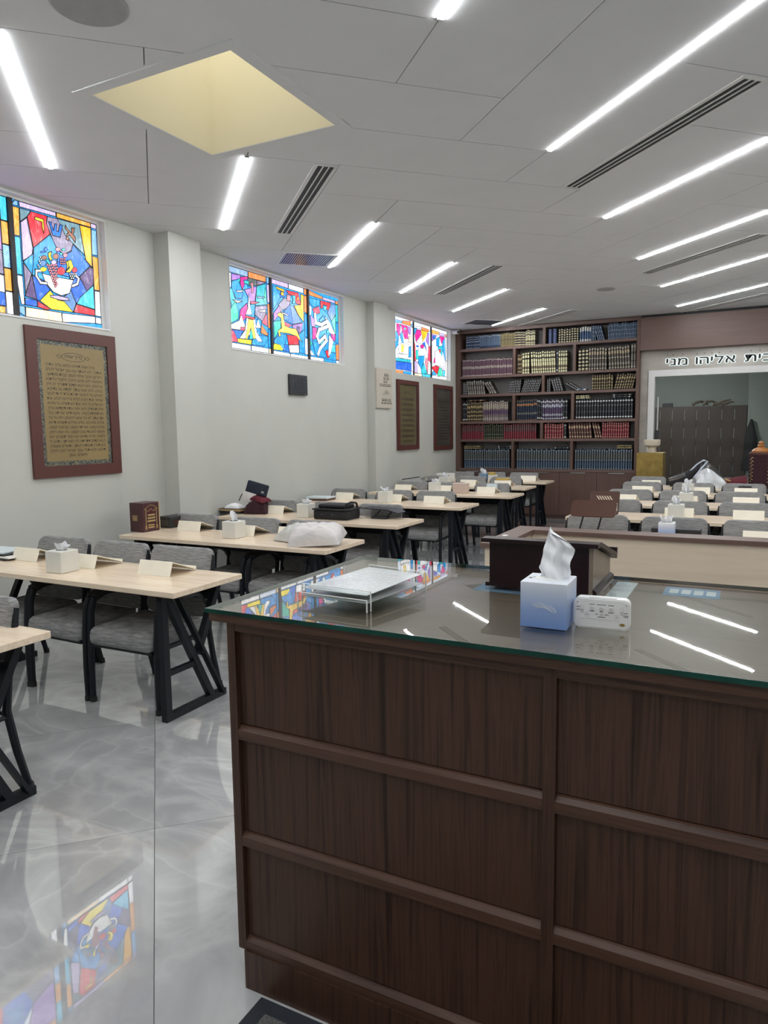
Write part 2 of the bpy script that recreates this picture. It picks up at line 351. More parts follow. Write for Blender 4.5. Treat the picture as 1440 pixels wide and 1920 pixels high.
def rrect(x0, z0, x1, z1, r, n=4):
    out = []
    for cx, cz, a0 in ((x1-r, z1-r, 0), (x0+r, z1-r, 90), (x0+r, z0+r, 180), (x1-r, z0+r, 270)):
        out += [(cx+r*math.cos(R(a0+90*k/n)), cz+r*math.sin(R(a0+90*k/n))) for k in range(n+1)]
    return out
def clip(poly, axis, val, keep_less):
    out = []
    for i, p in enumerate(poly):
        q = poly[(i+1) % len(poly)]; a = (p[axis] <= val) == keep_less or p[axis] == val; b_ = (q[axis] <= val) == keep_less or q[axis] == val
        if a: out.append(p)
        if a != b_:
            t = (val-p[axis])/(q[axis]-p[axis]); out.append(tuple(p[k]+t*(q[k]-p[k]) for k in range(2)))
    return out
def clip_rect(poly, x0, y0, x1, y1):
    for ax, v, less in ((0, x0, False), (0, x1, True), (1, y0, False), (1, y1, True)):
        if len(poly) < 3: return []
        poly = clip(poly, ax, v, less)
    return poly
def area(p): return abs(sum(p[i][0]*p[(i+1) % len(p)][1]-p[(i+1) % len(p)][0]*p[i][1] for i in range(len(p))))/2
def uv2xy(u, v): return ((u-v)/S2, (u+v)/S2)
_TX = {}
def text_mb(body, hebrew=False, size=1.0, offset=0.0, extrude=0.0):
    c = bpy.data.curves.new('lettering', 'FONT'); c.body = body[::-1] if hebrew else body; c.size = size; c.offset = offset; c.extrude = extrude
    c.resolution_u = 4
    o = bpy.data.objects.new('lettering', c); COL.objects.link(o)
    me = bpy.data.meshes.new_from_object(o.evaluated_get(bpy.context.evaluated_depsgraph_get()))
    vs = [v.co.copy() for v in me.vertices]; fs = [tuple(p.vertices) for p in me.polygons]
    bpy.data.objects.remove(o); bpy.data.curves.remove(c); bpy.data.meshes.remove(me)
    return vs, fs
def text_fit(mb, body, x0, x1, zb, zt, fn, hebrew=False, offset=0., extrude=0., center=None, fit_h=True, ref=None):
    """lettering spread over x0..x1 and zb..zt of a plane; fn(px, pz, depth) -> 3-D"""
    vs, fs = text_mb(body, hebrew, 1., offset, extrude)
    if not vs: return
    ax0 = min(v.x for v in vs); ax1 = max(v.x for v in vs); ay0 = min(v.y for v in vs); ay1 = max(v.y for v in vs)
    if ref: ay0, ay1 = ref
    sy = (zt-zb)/(ay1-ay0); sx = (x1-x0)/(ax1-ax0) if x1 is not None else sy
    if x1 is None: x0 = center-(ax1-ax0)*sx/2
    mb.add([fn(x0+(v.x-ax0)*sx, zb+(v.y-ay0)*sy, v.z) for v in vs], fs)
# ================================================================== THE SETTING
# ---- floor: polished tiles laid on the diagonal
fl = single('floor', MB().box(XW, YF, -.06, XR, 16.6, -.008), 'grout', 'polished grey marble tile floor laid diagonally', None, kind='structure')
TS = 1.17; TU = -.08; TV = 2.91
for i in range(-9, 15):
    for j in range(-9, 15):
        u0, v0 = TU+TS*i, TV+TS*j; g = .0012
        q = [uv2xy(u0+g, v0+g), uv2xy(u0+TS-g, v0+g), uv2xy(u0+TS-g, v0+TS-g), uv2xy(u0+g, v0+TS-g)]
        c = clip_rect(q, XW, YF, XR, 16.6)
        if len(c) < 3 or area(c) < .004: continue
        MB().prism(c, fxy, -.012, 0.).part('tile', 'marble', fl)
# ---- ceiling: 1 x 3 panels in herringbone, lamps and slot vents in their joints
PU, PV, U0, V0 = .642, .6125, .03, 3.23
SKX0, SKX1, SKY0, SKY1 = -3.30, -2.34, 2.95, 3.93
ce = thing('ceiling', 'white ceiling of long panels in a diagonal herringbone', None, kind='structure')
cs = MB()
for r_ in ((XW, YF, XR, SKY0-.07), (XW, SKY1+.07, XR, YB+.2), (XW, SKY0-.07, SKX0-.07, SKY1+.07), (SKX1+.07, SKY0-.07, XR, SKY1+.07)):
    cs.box(r_[0], r_[1], ZC+.014, r_[2], r_[3], ZC+.06)
cs.part('ceiling_deck', 'ceiling_gap', ce)
def uvrect(n0, m0, n1, m1, g=.0028):
    return [uv2xy(U0+PU*n0+g, V0+PV*m0+g), uv2xy(U0+PU*n1-g, V0+PV*m0+g), uv2xy(U0+PU*n1-g, V0+PV*m1-g), uv2xy(U0+PU*n0+g, V0+PV*m1-g)]
def panel(n0, m0, n1, m1):
    q = clip_rect(uvrect(n0, m0, n1, m1), XW, YF, XR, YB+.1)
    if len(q) < 3 or area(q) < .003: return
    h = .075; cut = [(XW-1, YF-1, SKX0-h, YB+1), (SKX1+h, YF-1, XR+1, YB+1), (SKX0-h, YF-1, SKX1+h, SKY0-h), (SKX0-h, SKY1+h, SKX1+h, YB+1)]
    mb = MB(); hole = clip_rect(q, SKX0-h, SKY0-h, SKX1+h, SKY1+h)
    pcs = [q] if len(hole) < 3 or area(hole) < 1e-4 else [clip_rect(q, *c) for c in cut]
    ok = False
    for p in pcs:
        if len(p) >= 3 and area(p) > 1e-4: mb.prism(p, fxy, ZC, ZC+.016); ok = True
    if ok: mb.part('panel', 'ceiling_paint', ce)
for m_ in range(-16, 24):
    for k in range(-6, 6):
        n0 = m_-1+6*k; panel(n0, m_, n0+3, m_+1)
for n_ in range(-16, 28):
    for k in range(-6, 6):
        m0 = n_+2+6*k; panel(n_, m0, n_+1, m0+3)
# ---- outer walls
W1 = [(2.20, 4.57), (6.21, 8.60), (10.18, 12.47)]; WZ0, WZ1 = 2.505, 3.437
GZ0, GZ1 = 2.530, 3.405
wl = MB(); y = YF
for a, b_ in W1:
    wl.box(XW-.2, y, 0, XW, a, ZC+.05); wl.box(XW-.2, a, 0, XW, b_, WZ0); wl.box(XW-.2, a, WZ1, XW, b_, ZC+.05); y = b_
wl.box(XW-.2, y, 0, XW, 13.2, ZC+.05)
single('wall_left', wl, 'wall', 'pale warm grey wall with high stained-glass windows', None, kind='structure')
single('wall_right', MB().box(XR, YF, 0, XR+.2, 13.2, ZC+.05), 'wall', 'plain pale wall on the far side of the hall', None, kind='structure')
single('wall_front', MB().box(XW-.2, YF-.2, 0, XR+.2, YF, ZC+.05), 'wall', 'plain pale wall behind the viewer', None, kind='structure')
single('trim_1', MB().box(XW, 5.13, 0, -4.862, 5.56, ZC), 'wall', 'square painted wall pier beside the large framed prayer', None, kind='structure')
single('trim_2', MB().box(XW, 9.25, 0, -4.925, 9.70, ZC), 'wall', 'shallow painted wall pier that carries the stone plaque', None, kind='structure')
# ---- skylight shaft
sk = thing('skylight', 'square cream skylight shaft opening in the ceiling', 'skylight', ((SKX0+SKX1)/2, (SKY0+SKY1)/2, ZC))
fr = MB(); e = .072
for r_ in ((SKX0-e, SKY0-e, SKX1+e, SKY0), (SKX0-e, SKY1, SKX1+e, SKY1+e), (SKX0-e, SKY0, SKX0, SKY1), (SKX1, SKY0, SKX1+e, SKY1)):
    fr.box(r_[0], r_[1], ZC-.006, r_[2], r_[3], ZC-.0005)
fr.part('trim_frame', 'ceiling_paint', sk)
HT = 1.35
for nm, r_ in (('shaft_wall', (SKX0-.03, SKY0-.03, SKX0, SKY1+.03)), ('shaft_wall', (SKX1, SKY0-.03, SKX1+.03, SKY1+.03)), ('shaft_wall', (SKX0, SKY0-.03, SKX1, SKY0)), ('shaft_wall', (SKX0, SKY1, SKX1, SKY1+.03))):
    MB().box(r_[0], r_[1], ZC, r_[2], r_[3], ZC+HT).part(nm, 'cream_shaft', sk)
MB().box(SKX0-.03, SKY0-.03, ZC+HT, SKX1+.03, SKY1+.03, ZC+HT+.02).part('dome', 'skylight_dome', sk)
# ---- stained-glass windows
PANELS={
'asher':[('lb',0,'3769,3406 3795,3408 3795,3364 3767,3361'),('or',0,'3766,3351 3802,3353 3794,3141 3763,3138'),('cy',0,'3764,3129 3794,3131 3794,2848 3759,2849'),('wh',0,'3762,2840 3793,2840 3795,2623 3768,2624'),('lb',0,'3767,2611 3796,2611 3796,2557 3763,2563'),('li',0,'3806,3406 4131,3410 4133,3369 3808,3362'),('or',0,'4141,3407 4475,3413 4475,3367 4139,3365'),('li',0,'4478,3411 4527,3412 4527,3365 4477,3365'),('lb',0,'4479,3351 4530,3352 4529,3144 4474,3141'),('or',0,'4475,3130 4531,3130 4522,2849 4478,2847'),('wh',0,'4480,2839 4525,2841 4528,2629 4471,2630'),('wh',0,'4474,2619 4527,2617 4529,2564 4473,2565'),('co',0,'3803,2607 4128,2608 4133,2560 3799,2555'),('wh',0,'4133,2606 4469,2621 4467,2565 4136,2558'),('gt',0,'3807,3352 3902,3354 3866,3302 3805,3252'),('li',0,'3808,3248 3863,3294 3901,3069 3888,3015 3805,2958'),('rd',0,'3905,3352 4048,3353 4038,3304 4066,3218 3907,3078 3869,3303'),('pg',0,'4051,3351 4144,3356 4218,3232 4283,3193 4262,3129 4187,3082 4126,3117 4093,3172 4040,3289'),('gt',0,'4144,3356 4359,3361 4395,3119 4283,3193 4218,3232'),('ye',0,'4362,3359 4474,3361 4466,3034 4406,3083 4382,3220'),('sb',0,'3907,3078 4065,3213 4093,3172 4120,3115 4111,2914 3982,2838 3879,2866 3902,3003'),('sb',0,'3808,2954 3901,3033 3895,2950 3876,2868'),('bl',0,'4283,3187 4444,3041 4327,2931 4213,2911 4114,2914 4123,3113 4187,3079 4262,3124'),('pg',0,'3807,2941 3874,2870 3809,2712'),('dp',0,'3873,2862 3904,2680 3805,2691'),('db',0,'3879,2861 3982,2835 4032,2774 3933,2675 3906,2676'),('dp',0,'4444,3035 4478,3020 4468,2890 4398,2823 4331,2932'),('db',0,'4327,2929 4397,2820 4281,2706 4232,2812 4251,2891'),('cy',0,'4468,2884 4468,2683 4284,2703 4322,2761'),('gb',0,'4210,2776 4232,2806 4277,2705 4245,2630 4095,2699'),('yl',0,'4032,2771 4096,2705 4159,2704 4245,2627 4033,2621 3933,2675'),('rd',0,'3912,2669 4027,2623 3995,2611 3910,2622'),('db',0,'3801,2675 3906,2673 3905,2624 3799,2624'),('rd',0,'4280,2697 4467,2677 4465,2629 4248,2627'),('wb',0,'3968,2892 4109,2887 4265,2893 4217,2777 4137,2746 4062,2763 3993,2830'),('li',0,'4029,2731 4098,2742 4201,2737 4212,2717 4121,2708 4034,2716'),('wb',14,'3969,2913 3918,2904 3915,2862 3950,2817 3999,2820'),('wb',14,'4254,2843 4302,2867 4319,2914 4294,2931'),('yl',0,'3935,3319 4012,3318 4012,3242 4007,3207 3996,3258 3998,3295 3936,3297'),('bl',0,'4060,3312 4085,3313 4081,3299 4102,3252 4116,3308 4135,3312 4127,3253 4146,3257 4163,3314 4189,3315 4159,3213 4090,3213'),('br',0,'4218,3322 4236,3299 4276,3272 4276,3314 4306,3321 4301,3293 4288,3264 4310,3247 4307,3204 4252,3255 4231,3235 4246,3222 4238,3204 4216,3210 4230,3261 4246,3267 4213,3299'),('yl',0,'4015,2932 4004,2917 3981,2907 3959,2909 3951,2920 3961,2935 3984,2945 4006,2944'),('rd',0,'4189,2952 4175,2926 4146,2911 4118,2916 4109,2937 4122,2962 4151,2978 4179,2973'),('db',0,'4164,3003 4154,2985 4135,2975 4116,2978 4110,2992 4119,3010 4138,3020 4157,3017'),('li',0,'4110,3003 4101,2986 4081,2975 4063,2978 4057,2992 4066,3010 4085,3020 4103,3017'),('tl',0,'4001,3013 4032,3014 4059,2972 4035,2973'),('gb',0,'4009,2978 3999,2958 3978,2947 3958,2950 3951,2966 3961,2986 3982,2997 4002,2994'),('br',0,'4022,3024 4013,3010 3994,3001 3976,3003 3970,3014 3978,3028 3997,3037 4015,3036'),('br',0,'4135,3058 4125,3039 4104,3028 4084,3031 4077,3046 4087,3065 4108,3076 4127,3073'),('pk',0,'4154,3117 4146,3104 4128,3095 4111,3096 4105,3107 4113,3120 4130,3129 4147,3128'),('tl',0,'4203,3125 4197,3116 4183,3110 4170,3110 4164,3117 4171,3126 4185,3132 4198,3131'),('tl',0,'4174,3084 4169,3076 4158,3071 4147,3071 4143,3078 4148,3087 4159,3092 4170,3091'),('pk',0,'4219,3083 4212,3069 4195,3060 4180,3062 4175,3074 4182,3088 4198,3097 4213,3095'),('rd',0,'4309,2982 4299,2965 4279,2954 4260,2957 4253,2972 4262,2990 4282,3000 4302,2997'),('yl',0,'4036,3066 4068,3081 4059,3045 4070,3016 4049,3009 4035,3035'),('yl',0,'4216,3040 4253,3053 4272,2997 4232,2947 4187,2941 4232,2984'),('yl',0,'4200,3031 4216,3034 4226,2994 4197,2956 4210,2996'),('bl',0,'4033,3092 4027,3078 4015,3070 4003,3073 3999,3084 4005,3098 4017,3106 4029,3103'),('bl',0,'4011,3066 4004,3060 3986,3054 3969,3052 3962,3056 3970,3063 3987,3068 4004,3070'),('pk',0,'4031,2969 4027,2962 4020,2958 4013,2959 4011,2965 4014,2973 4022,2977 4028,2975'),('pk',0,'4051,2969 4047,2962 4040,2957 4033,2959 4031,2965 4034,2972 4041,2976 4048,2975'),('pk',0,'4071,2977 4067,2970 4060,2965 4053,2967 4051,2973 4054,2980 4062,2985 4069,2983'),('pk',0,'4091,2977 4087,2969 4080,2965 4073,2967 4071,2973 4074,2980 4081,2984 4088,2983'),('pk',0,'4112,2985 4108,2977 4101,2973 4094,2975 4091,2981 4095,2988 4102,2992 4109,2991'),('pk',0,'4039,2950 4035,2943 4028,2938 4021,2940 4019,2946 4022,2953 4029,2957 4036,2956'),('pk',0,'4058,2949 4055,2942 4048,2938 4041,2939 4038,2946 4042,2953 4049,2957 4056,2956'),('pk',0,'4079,2958 4075,2950 4068,2946 4061,2947 4059,2954 4062,2961 4069,2965 4076,2964'),('pk',0,'4099,2957 4095,2950 4088,2946 4081,2947 4079,2953 4082,2961 4089,2965 4096,2963'),('pk',0,'4120,2965 4116,2958 4109,2954 4102,2955 4099,2961 4103,2969 4110,2973 4117,2972'),('pk',0,'4046,2930 4043,2923 4036,2919 4029,2921 4026,2927 4030,2934 4037,2938 4044,2937'),('pk',0,'4066,2930 4063,2923 4055,2919 4049,2920 4046,2926 4050,2934 4057,2938 4064,2936'),('pk',0,'4087,2938 4083,2931 4076,2927 4069,2928 4067,2934 4070,2942 4077,2946 4084,2944'),('pk',0,'4107,2938 4103,2930 4096,2926 4089,2928 4086,2934 4090,2941 4097,2945 4104,2944'),('pk',0,'4054,2911 4051,2904 4043,2900 4037,2901 4034,2907 4038,2915 4045,2919 4052,2917'),('pk',0,'4074,2910 4071,2903 4063,2899 4056,2901 4054,2907 4057,2914 4065,2918 4072,2917'),('pk',0,'4095,2918 4091,2911 4084,2907 4077,2908 4074,2915 4078,2922 4085,2926 4092,2925'),('pk',0,'4115,2918 4111,2911 4104,2906 4097,2908 4094,2914 4098,2922 4105,2926 4112,2924'),('pk',0,'4062,2891 4059,2884 4051,2880 4044,2882 4042,2888 4045,2895 4053,2899 4060,2898'),('pk',0,'4082,2891 4078,2884 4071,2879 4064,2881 4062,2887 4065,2895 4073,2899 4079,2897'),('pk',0,'4103,2899 4099,2891 4092,2887 4085,2889 4082,2895 4086,2902 4093,2907 4100,2905'),('pk',0,'4070,2872 4066,2865 4059,2861 4052,2862 4050,2868 4053,2876 4061,2880 4067,2878'),('pk',0,'4090,2871 4086,2864 4079,2860 4072,2861 4070,2868 4073,2875 4080,2879 4087,2878'),('pk',0,'4111,2879 4107,2872 4100,2868 4093,2869 4090,2876 4094,2883 4101,2887 4108,2885'),('pk',0,'4078,2852 4074,2845 4067,2841 4060,2842 4058,2849 4061,2856 4068,2860 4075,2859'),('pk',0,'4098,2852 4094,2844 4087,2840 4080,2842 4077,2848 4081,2855 4088,2859 4095,2858'),('pk',0,'4086,2833 4082,2825 4075,2821 4068,2823 4065,2829 4069,2836 4076,2840 4083,2839'),('pk',0,'4106,2832 4102,2824 4095,2820 4088,2822 4085,2828 4089,2836 4096,2840 4103,2838'),('pk',0,'4094,2813 4090,2805 4083,2801 4076,2803 4073,2809 4077,2817 4084,2821 4091,2819'),('pk',0,'4158,3042 4155,3036 4149,3032 4142,3033 4140,3038 4143,3044 4150,3047 4156,3046'),('pk',0,'4178,3045 4175,3040 4168,3036 4162,3037 4159,3042 4163,3048 4169,3051 4175,3050'),('pk',0,'4197,3049 4194,3043 4187,3040 4181,3041 4179,3046 4182,3052 4189,3055 4195,3054'),('pk',0,'4157,3023 4154,3017 4147,3013 4141,3014 4139,3019 4142,3025 4148,3028 4155,3027'),('pk',0,'4176,3027 4173,3021 4167,3017 4160,3018 4158,3023 4161,3029 4168,3032 4174,3031'),('pk',0,'4196,3030 4193,3025 4186,3021 4180,3022 4178,3027 4181,3033 4187,3036 4193,3035'),('pk',0,'4155,3004 4152,2998 4146,2995 4140,2996 4137,3000 4140,3006 4147,3010 4153,3009'),('pk',0,'4175,3008 4172,3002 4165,2998 4159,2999 4157,3004 4160,3010 4166,3013 4173,3013'),('pk',0,'4194,3012 4191,3006 4185,3002 4178,3003 4176,3008 4179,3014 4186,3017 4192,3016'),('wb',0,'3967,3016 3964,3011 3959,3008 3953,3008 3951,3013 3954,3018 3960,3021 3965,3020'),('wb',0,'3974,3002 3971,2997 3965,2994 3960,2994 3958,2999 3961,3004 3966,3007 3972,3006'),('wb',0,'3954,2982 3951,2977 3945,2974 3940,2975 3938,2979 3941,2985 3946,2988 3952,2987'),('wb',0,'3960,2968 3958,2963 3952,2960 3946,2961 3945,2965 3947,2971 3953,2974 3958,2973'),('wb',0,'3940,2949 3938,2944 3932,2941 3927,2942 3925,2946 3927,2951 3933,2954 3938,2953'),('wb',0,'3947,2935 3944,2930 3939,2927 3933,2928 3931,2932 3934,2937 3940,2940 3945,2939'),('wb',0,'4237,2937 4234,2931 4228,2928 4222,2929 4220,2933 4223,2939 4229,2942 4235,2941'),('wb',0,'4257,2940 4254,2935 4248,2932 4242,2933 4240,2937 4242,2943 4249,2946 4255,2945'),('wb',0,'4277,2944 4274,2938 4268,2935 4262,2936 4259,2941 4262,2946 4269,2949 4275,2949'),('wb',0,'4297,2948 4294,2942 4288,2939 4282,2940 4280,2944 4282,2950 4289,2953 4295,2952'),('wb',0,'4242,2920 4239,2915 4233,2912 4227,2913 4225,2917 4228,2923 4234,2926 4240,2925'),('wb',0,'4262,2924 4259,2918 4253,2915 4247,2916 4245,2921 4248,2926 4254,2930 4260,2929'),('wb',0,'4282,2928 4279,2922 4273,2919 4267,2920 4265,2924 4268,2930 4274,2933 4280,2932'),('wb',0,'4248,2904 4245,2899 4238,2895 4232,2896 4230,2901 4233,2906 4239,2910 4245,2909'),('wb',0,'4268,2908 4265,2902 4258,2899 4252,2900 4250,2905 4253,2910 4259,2913 4265,2912'),],
'gad':[('bg',0,'6291,3393 6616,3392 6613,3338 6297,3338'),('or2',0,'6626,3387 6946,3393 6944,3341 6623,3335'),('lb',0,'6959,3390 7011,3390 7011,3333 6959,3334'),('wh',0,'6297,3333 6320,3333 6312,3178 6298,3176'),('li',0,'6962,3320 7010,3324 7013,3116 6964,3113'),('or2',0,'6963,3099 7012,3101 7014,2824 6965,2823'),('sb',0,'6964,2809 7016,2810 7019,2599 6962,2603'),('wh',0,'6296,2588 6624,2589 6621,2542 6293,2538'),('wl',0,'6636,2590 6961,2588 6958,2535 6633,2542'),('co',0,'6969,2589 7018,2589 7024,2536 6966,2536'),('pu',0,'6324,3325 6481,3336 6471,3294 6327,3251'),('sb',0,'6329,3247 6427,3282 6475,3233 6521,3141 6488,3082 6387,3076 6329,3172'),('tl',0,'6427,3282 6479,3300 6454,3247'),('dg',0,'6612,3333 6771,3334 6776,3275 6645,3243 6611,3301'),('pg',0,'6779,3331 6944,3336 6783,3276'),('te',0,'6775,3270 6943,3322 6938,3086 6732,3046 6755,3170'),('gr',0,'6941,3293 6949,3068 6885,3134'),('pu',0,'6545,3190 6767,3264 6727,3091 6649,3043 6601,3127'),('cy',0,'6294,3158 6329,3172 6385,3040 6311,2976'),('gr',0,'6311,2976 6378,3039 6422,2938 6418,2857 6286,2787 6293,2902'),('pg',0,'6732,3037 6946,3077 6925,2980 6856,2886 6719,2942'),('ma',0,'6431,2832 6460,2961 6582,3051 6586,2997 6552,2920 6535,2863'),('wh',0,'6618,3166 6639,3005 6665,2935 6552,2920 6594,2998'),('rk',0,'6941,2991 6950,2841 6839,2865'),('or2',0,'6838,2846 6953,2755 6944,2730 6817,2749'),('wh',0,'6300,2779 6431,2841 6471,2909 6531,2799 6520,2743 6297,2735'),('sb',0,'6719,2933 6821,2806 6740,2750 6719,2794'),('bl',0,'6304,2727 6498,2740 6420,2641 6362,2635'),('rk',0,'6297,2726 6338,2713 6403,2603 6289,2596'),('yl',0,'6391,2642 6642,2651 6632,2599 6403,2599'),('sb',0,'6723,2720 6952,2726 6942,2687 6873,2604 6640,2600 6657,2648'),('wh',0,'6566,2904 6717,2896 6740,2750 6844,2653 6765,2645 6647,2730 6538,2654 6420,2646 6528,2744'),('yd',0,'6595,2880 6678,2881 6720,2673 6674,2668 6635,2784 6560,2647 6530,2653'),('tl',0,'6635,2784 6674,2668 6597,2651'),('rd',0,'6544,2910 6710,2909 6708,2885 6536,2886'),('ma',0,'6480,3318 6605,3341 6604,3313 6529,3291 6549,3254 6508,3184 6475,3242'),('tl',0,'6536,3283 6625,3299 6618,3239 6594,3262 6535,3261'),('pk',0,'6662,3292 6700,3289 6704,3226 6694,3178 6656,3181 6673,3212'),('rk',0,'6643,3079 6812,3095 6710,3057 6649,3052'),('wh',0,'6792,2999 6927,3027 6910,2997 6799,2986'),('rk',0,'6449,2771 6530,2780 6520,2743 6454,2735'),('wb',0,'6399,3157 6530,3184 6492,3155 6405,3141'),('co',0,'6329,3049 6501,3057 6413,3026'),('wh',0,'6771,2903 6821,2806 6719,2794'),('lb',0,'6769,3158 6919,3167 6886,3148 6776,3136'),],
'naph':[('li',0,'7059,3385 7394,3380 7392,3345 7065,3348'),('wl',0,'7406,3382 7723,3380 7721,3339 7404,3342'),('or2',0,'7738,3382 7780,3384 7787,3329 7740,3328'),('or',0,'7040,3324 7067,3324 7064,3037 7038,3033'),('wh',0,'7041,3024 7069,3028 7057,2583 7037,2581'),('or2',0,'7739,3316 7786,3318 7786,3107 7733,3110'),('sb',0,'7738,3091 7782,3097 7782,2807 7735,2807'),('wh',0,'7737,2787 7787,2792 7786,2589 7734,2589'),('wh',0,'7059,2573 7393,2569 7400,2530 7057,2534'),('wh',0,'7407,2568 7777,2567 7779,2525 7409,2530'),('sb',0,'7081,3326 7139,3327 7234,3217 7075,3048'),('bl',0,'7239,3314 7359,3320 7366,3267 7303,3227 7217,3214'),('rd',0,'7359,3320 7610,3326 7659,3192 7567,3188 7498,3268 7393,3281'),('ye',0,'7665,3324 7730,3314 7715,2985 7597,3061 7511,3160 7659,3192'),('pg',0,'7302,3218 7442,3209 7384,3112 7243,3062 7178,3121'),('bl',0,'7295,3060 7422,3162 7482,2925 7290,2961'),('gb',0,'7422,3162 7510,3140 7667,2974 7482,2930'),('pu',0,'7482,2925 7695,2972 7663,2876 7605,2828 7462,2893'),('dp',0,'7554,2914 7627,2913 7605,2839 7541,2842'),('pu',0,'7081,3011 7195,3114 7244,3072 7171,2984 7076,2914'),('tg',0,'7076,2914 7220,2942 7216,2853 7074,2711'),('sb',0,'7073,2701 7195,2782 7333,2788 7292,2665 7254,2592 7071,2662'),('rd',0,'7342,2789 7585,2796 7589,2694 7372,2672'),('wh',0,'7371,2667 7589,2689 7594,2592 7394,2579'),('sb',0,'7605,2828 7729,2894 7725,2594 7603,2593'),('bl',0,'7275,2663 7354,2671 7385,2584 7263,2587'),('rk',0,'7280,2940 7463,2913 7373,2882 7287,2901'),('yl',0,'7071,2657 7189,2654 7246,2611 7237,2590 7067,2584'),('yd',0,'7148,3010 7208,3038 7276,3028 7281,2959 7304,2893 7408,2876 7534,2881 7586,2826 7620,2769 7675,2734 7601,2757 7548,2792 7405,2806 7299,2804 7196,2802 7211,2755 7176,2746 7155,2817 7233,2855 7222,2971 7155,2992'),('wh',9,'7250,3034 7311,3032 7371,3021'),('wh',9,'7243,3052 7210,3087'),('ye',0,'7139,3327 7307,3316 7306,3287 7154,3300'),('ye',0,'7246,3287 7297,3280 7286,3235 7235,3246'),('pk',0,'7366,3267 7436,3268 7424,3197 7353,3196'),('cy',0,'7472,3279 7544,3280 7530,3183 7467,3178 7496,3228'),('ye',0,'7580,3271 7616,3271 7605,3234 7578,3240'),],
'dan':[('or2',0,'7852,3380 8172,3368 8171,3336 7850,3339'),('li',0,'8182,3365 8487,3363 8486,3330 8181,3332'),('or2',0,'8498,3365 8542,3366 8551,3323 8497,3326'),('te',0,'8496,3315 8551,3317 8546,3090 8498,3089'),('sb',0,'8497,3073 8548,3079 8542,2806 8491,2806'),('or2',0,'8486,2783 8548,2789 8544,2582 8489,2583'),('wh',0,'7839,2572 8169,2573 8167,2530 7837,2530'),('sb',0,'8179,2569 8477,2571 8476,2526 8178,2531'),('wh',0,'8488,2572 8548,2571 8553,2527 8487,2527'),('sb',0,'7853,3308 8119,3318 8086,3244 7945,3202 7869,3243'),('wh',0,'7840,3239 7905,3186 7882,3089 7843,3084'),('gb',0,'8378,3308 8496,3309 8491,3182 8390,3081 8288,3176'),('rk',0,'7925,3179 8085,3233 8102,3151 7981,3113'),('pu',0,'7872,3098 7978,3050 7974,2954 7895,2955'),('gr',0,'8491,3171 8486,2894 8390,3081'),('ma',0,'7914,2947 8023,2950 7987,2808 7907,2789'),('sb',0,'8088,3064 8183,3130 8222,3081 8097,3033'),('wh',0,'8224,3124 8326,3073 8470,2926 8404,2896 8320,2931'),('ma',0,'8362,2914 8480,2916 8466,2826 8391,2840'),('tg',0,'7849,2804 7905,2736 7844,2688'),('wh',0,'7844,2678 7948,2592 7840,2593'),('sb',0,'7907,2778 8045,2771 8184,2667 8222,2583 7978,2595'),('cy',0,'8086,2776 8253,2836 8229,2747 8103,2702'),('rd',0,'8215,2670 8268,2696 8328,2603 8264,2587'),('wh',0,'8319,2898 8422,2821 8373,2673 8286,2610'),('cy',0,'8399,2775 8475,2782 8470,2671 8352,2671'),('rd',0,'8119,3312 8378,3319 8311,3212 8259,3226 8271,3271 8189,3270 8166,3224 8125,3207'),('cy',0,'8178,3257 8271,3260 8247,3192 8196,3206'),('wb',42,'7981,3113 7996,3010 8136,3006 8284,3068 8292,3003 8073,2934 8018,2843 8066,2774 8213,2864 8252,2814 8082,2690 8039,2621'),('tl',0,'8322,2936 8312,2918 8288,2908 8264,2913 8255,2929 8265,2947 8290,2957 8313,2952'),],
'zeb':[('lb',0,'10297,3361 10565,3362 10565,3329 10296,3312'),('or2',0,'10574,3370 10887,3376 10886,3321 10572,3327'),('lb',0,'10903,3364 10953,3364 10952,3315 10902,3313'),('wh',0,'10910,3303 10960,3306 10987,2588 10904,2590'),('or2',0,'10292,2575 10586,2575 10586,2541 10291,2538'),('sb',0,'10594,2572 10895,2579 10902,2527 10594,2538'),('ma',0,'10363,3300 10517,3303 10482,3132 10420,3118 10361,3218'),('ma',0,'10525,3307 10763,3306 10791,3105 10654,3097 10577,3196'),('pu',0,'10755,3302 10885,3300 10875,3182 10801,3195'),('sb',0,'10292,3163 10360,3185 10443,3101 10416,2978 10292,2867'),('sb',0,'10482,3132 10562,3208 10620,2999 10573,2994'),('wh',0,'10416,2978 10589,3022 10814,3004 10696,2843 10444,2847'),('wb',0,'10390,2829 10810,2853 10727,2770 10411,2778'),('yd',0,'10518,2995 10636,2987 10601,2875 10522,2868'),('co',0,'10816,3142 10899,3158 10897,3054 10798,3058'),('te',0,'10296,2761 10874,2775 10873,2726 10295,2715'),('db',0,'10295,2711 10890,2724 10895,2589 10292,2588'),('sb',0,'10813,2977 10887,2998 10884,2817 10793,2810'),('wh',0,'10296,3052 10403,3050 10296,3019'),('tl',0,'10447,3281 10509,3289 10493,3253'),('gr',0,'10704,3258 10693,3243 10665,3233 10638,3236 10627,3249 10639,3265 10666,3274 10693,3271'),],
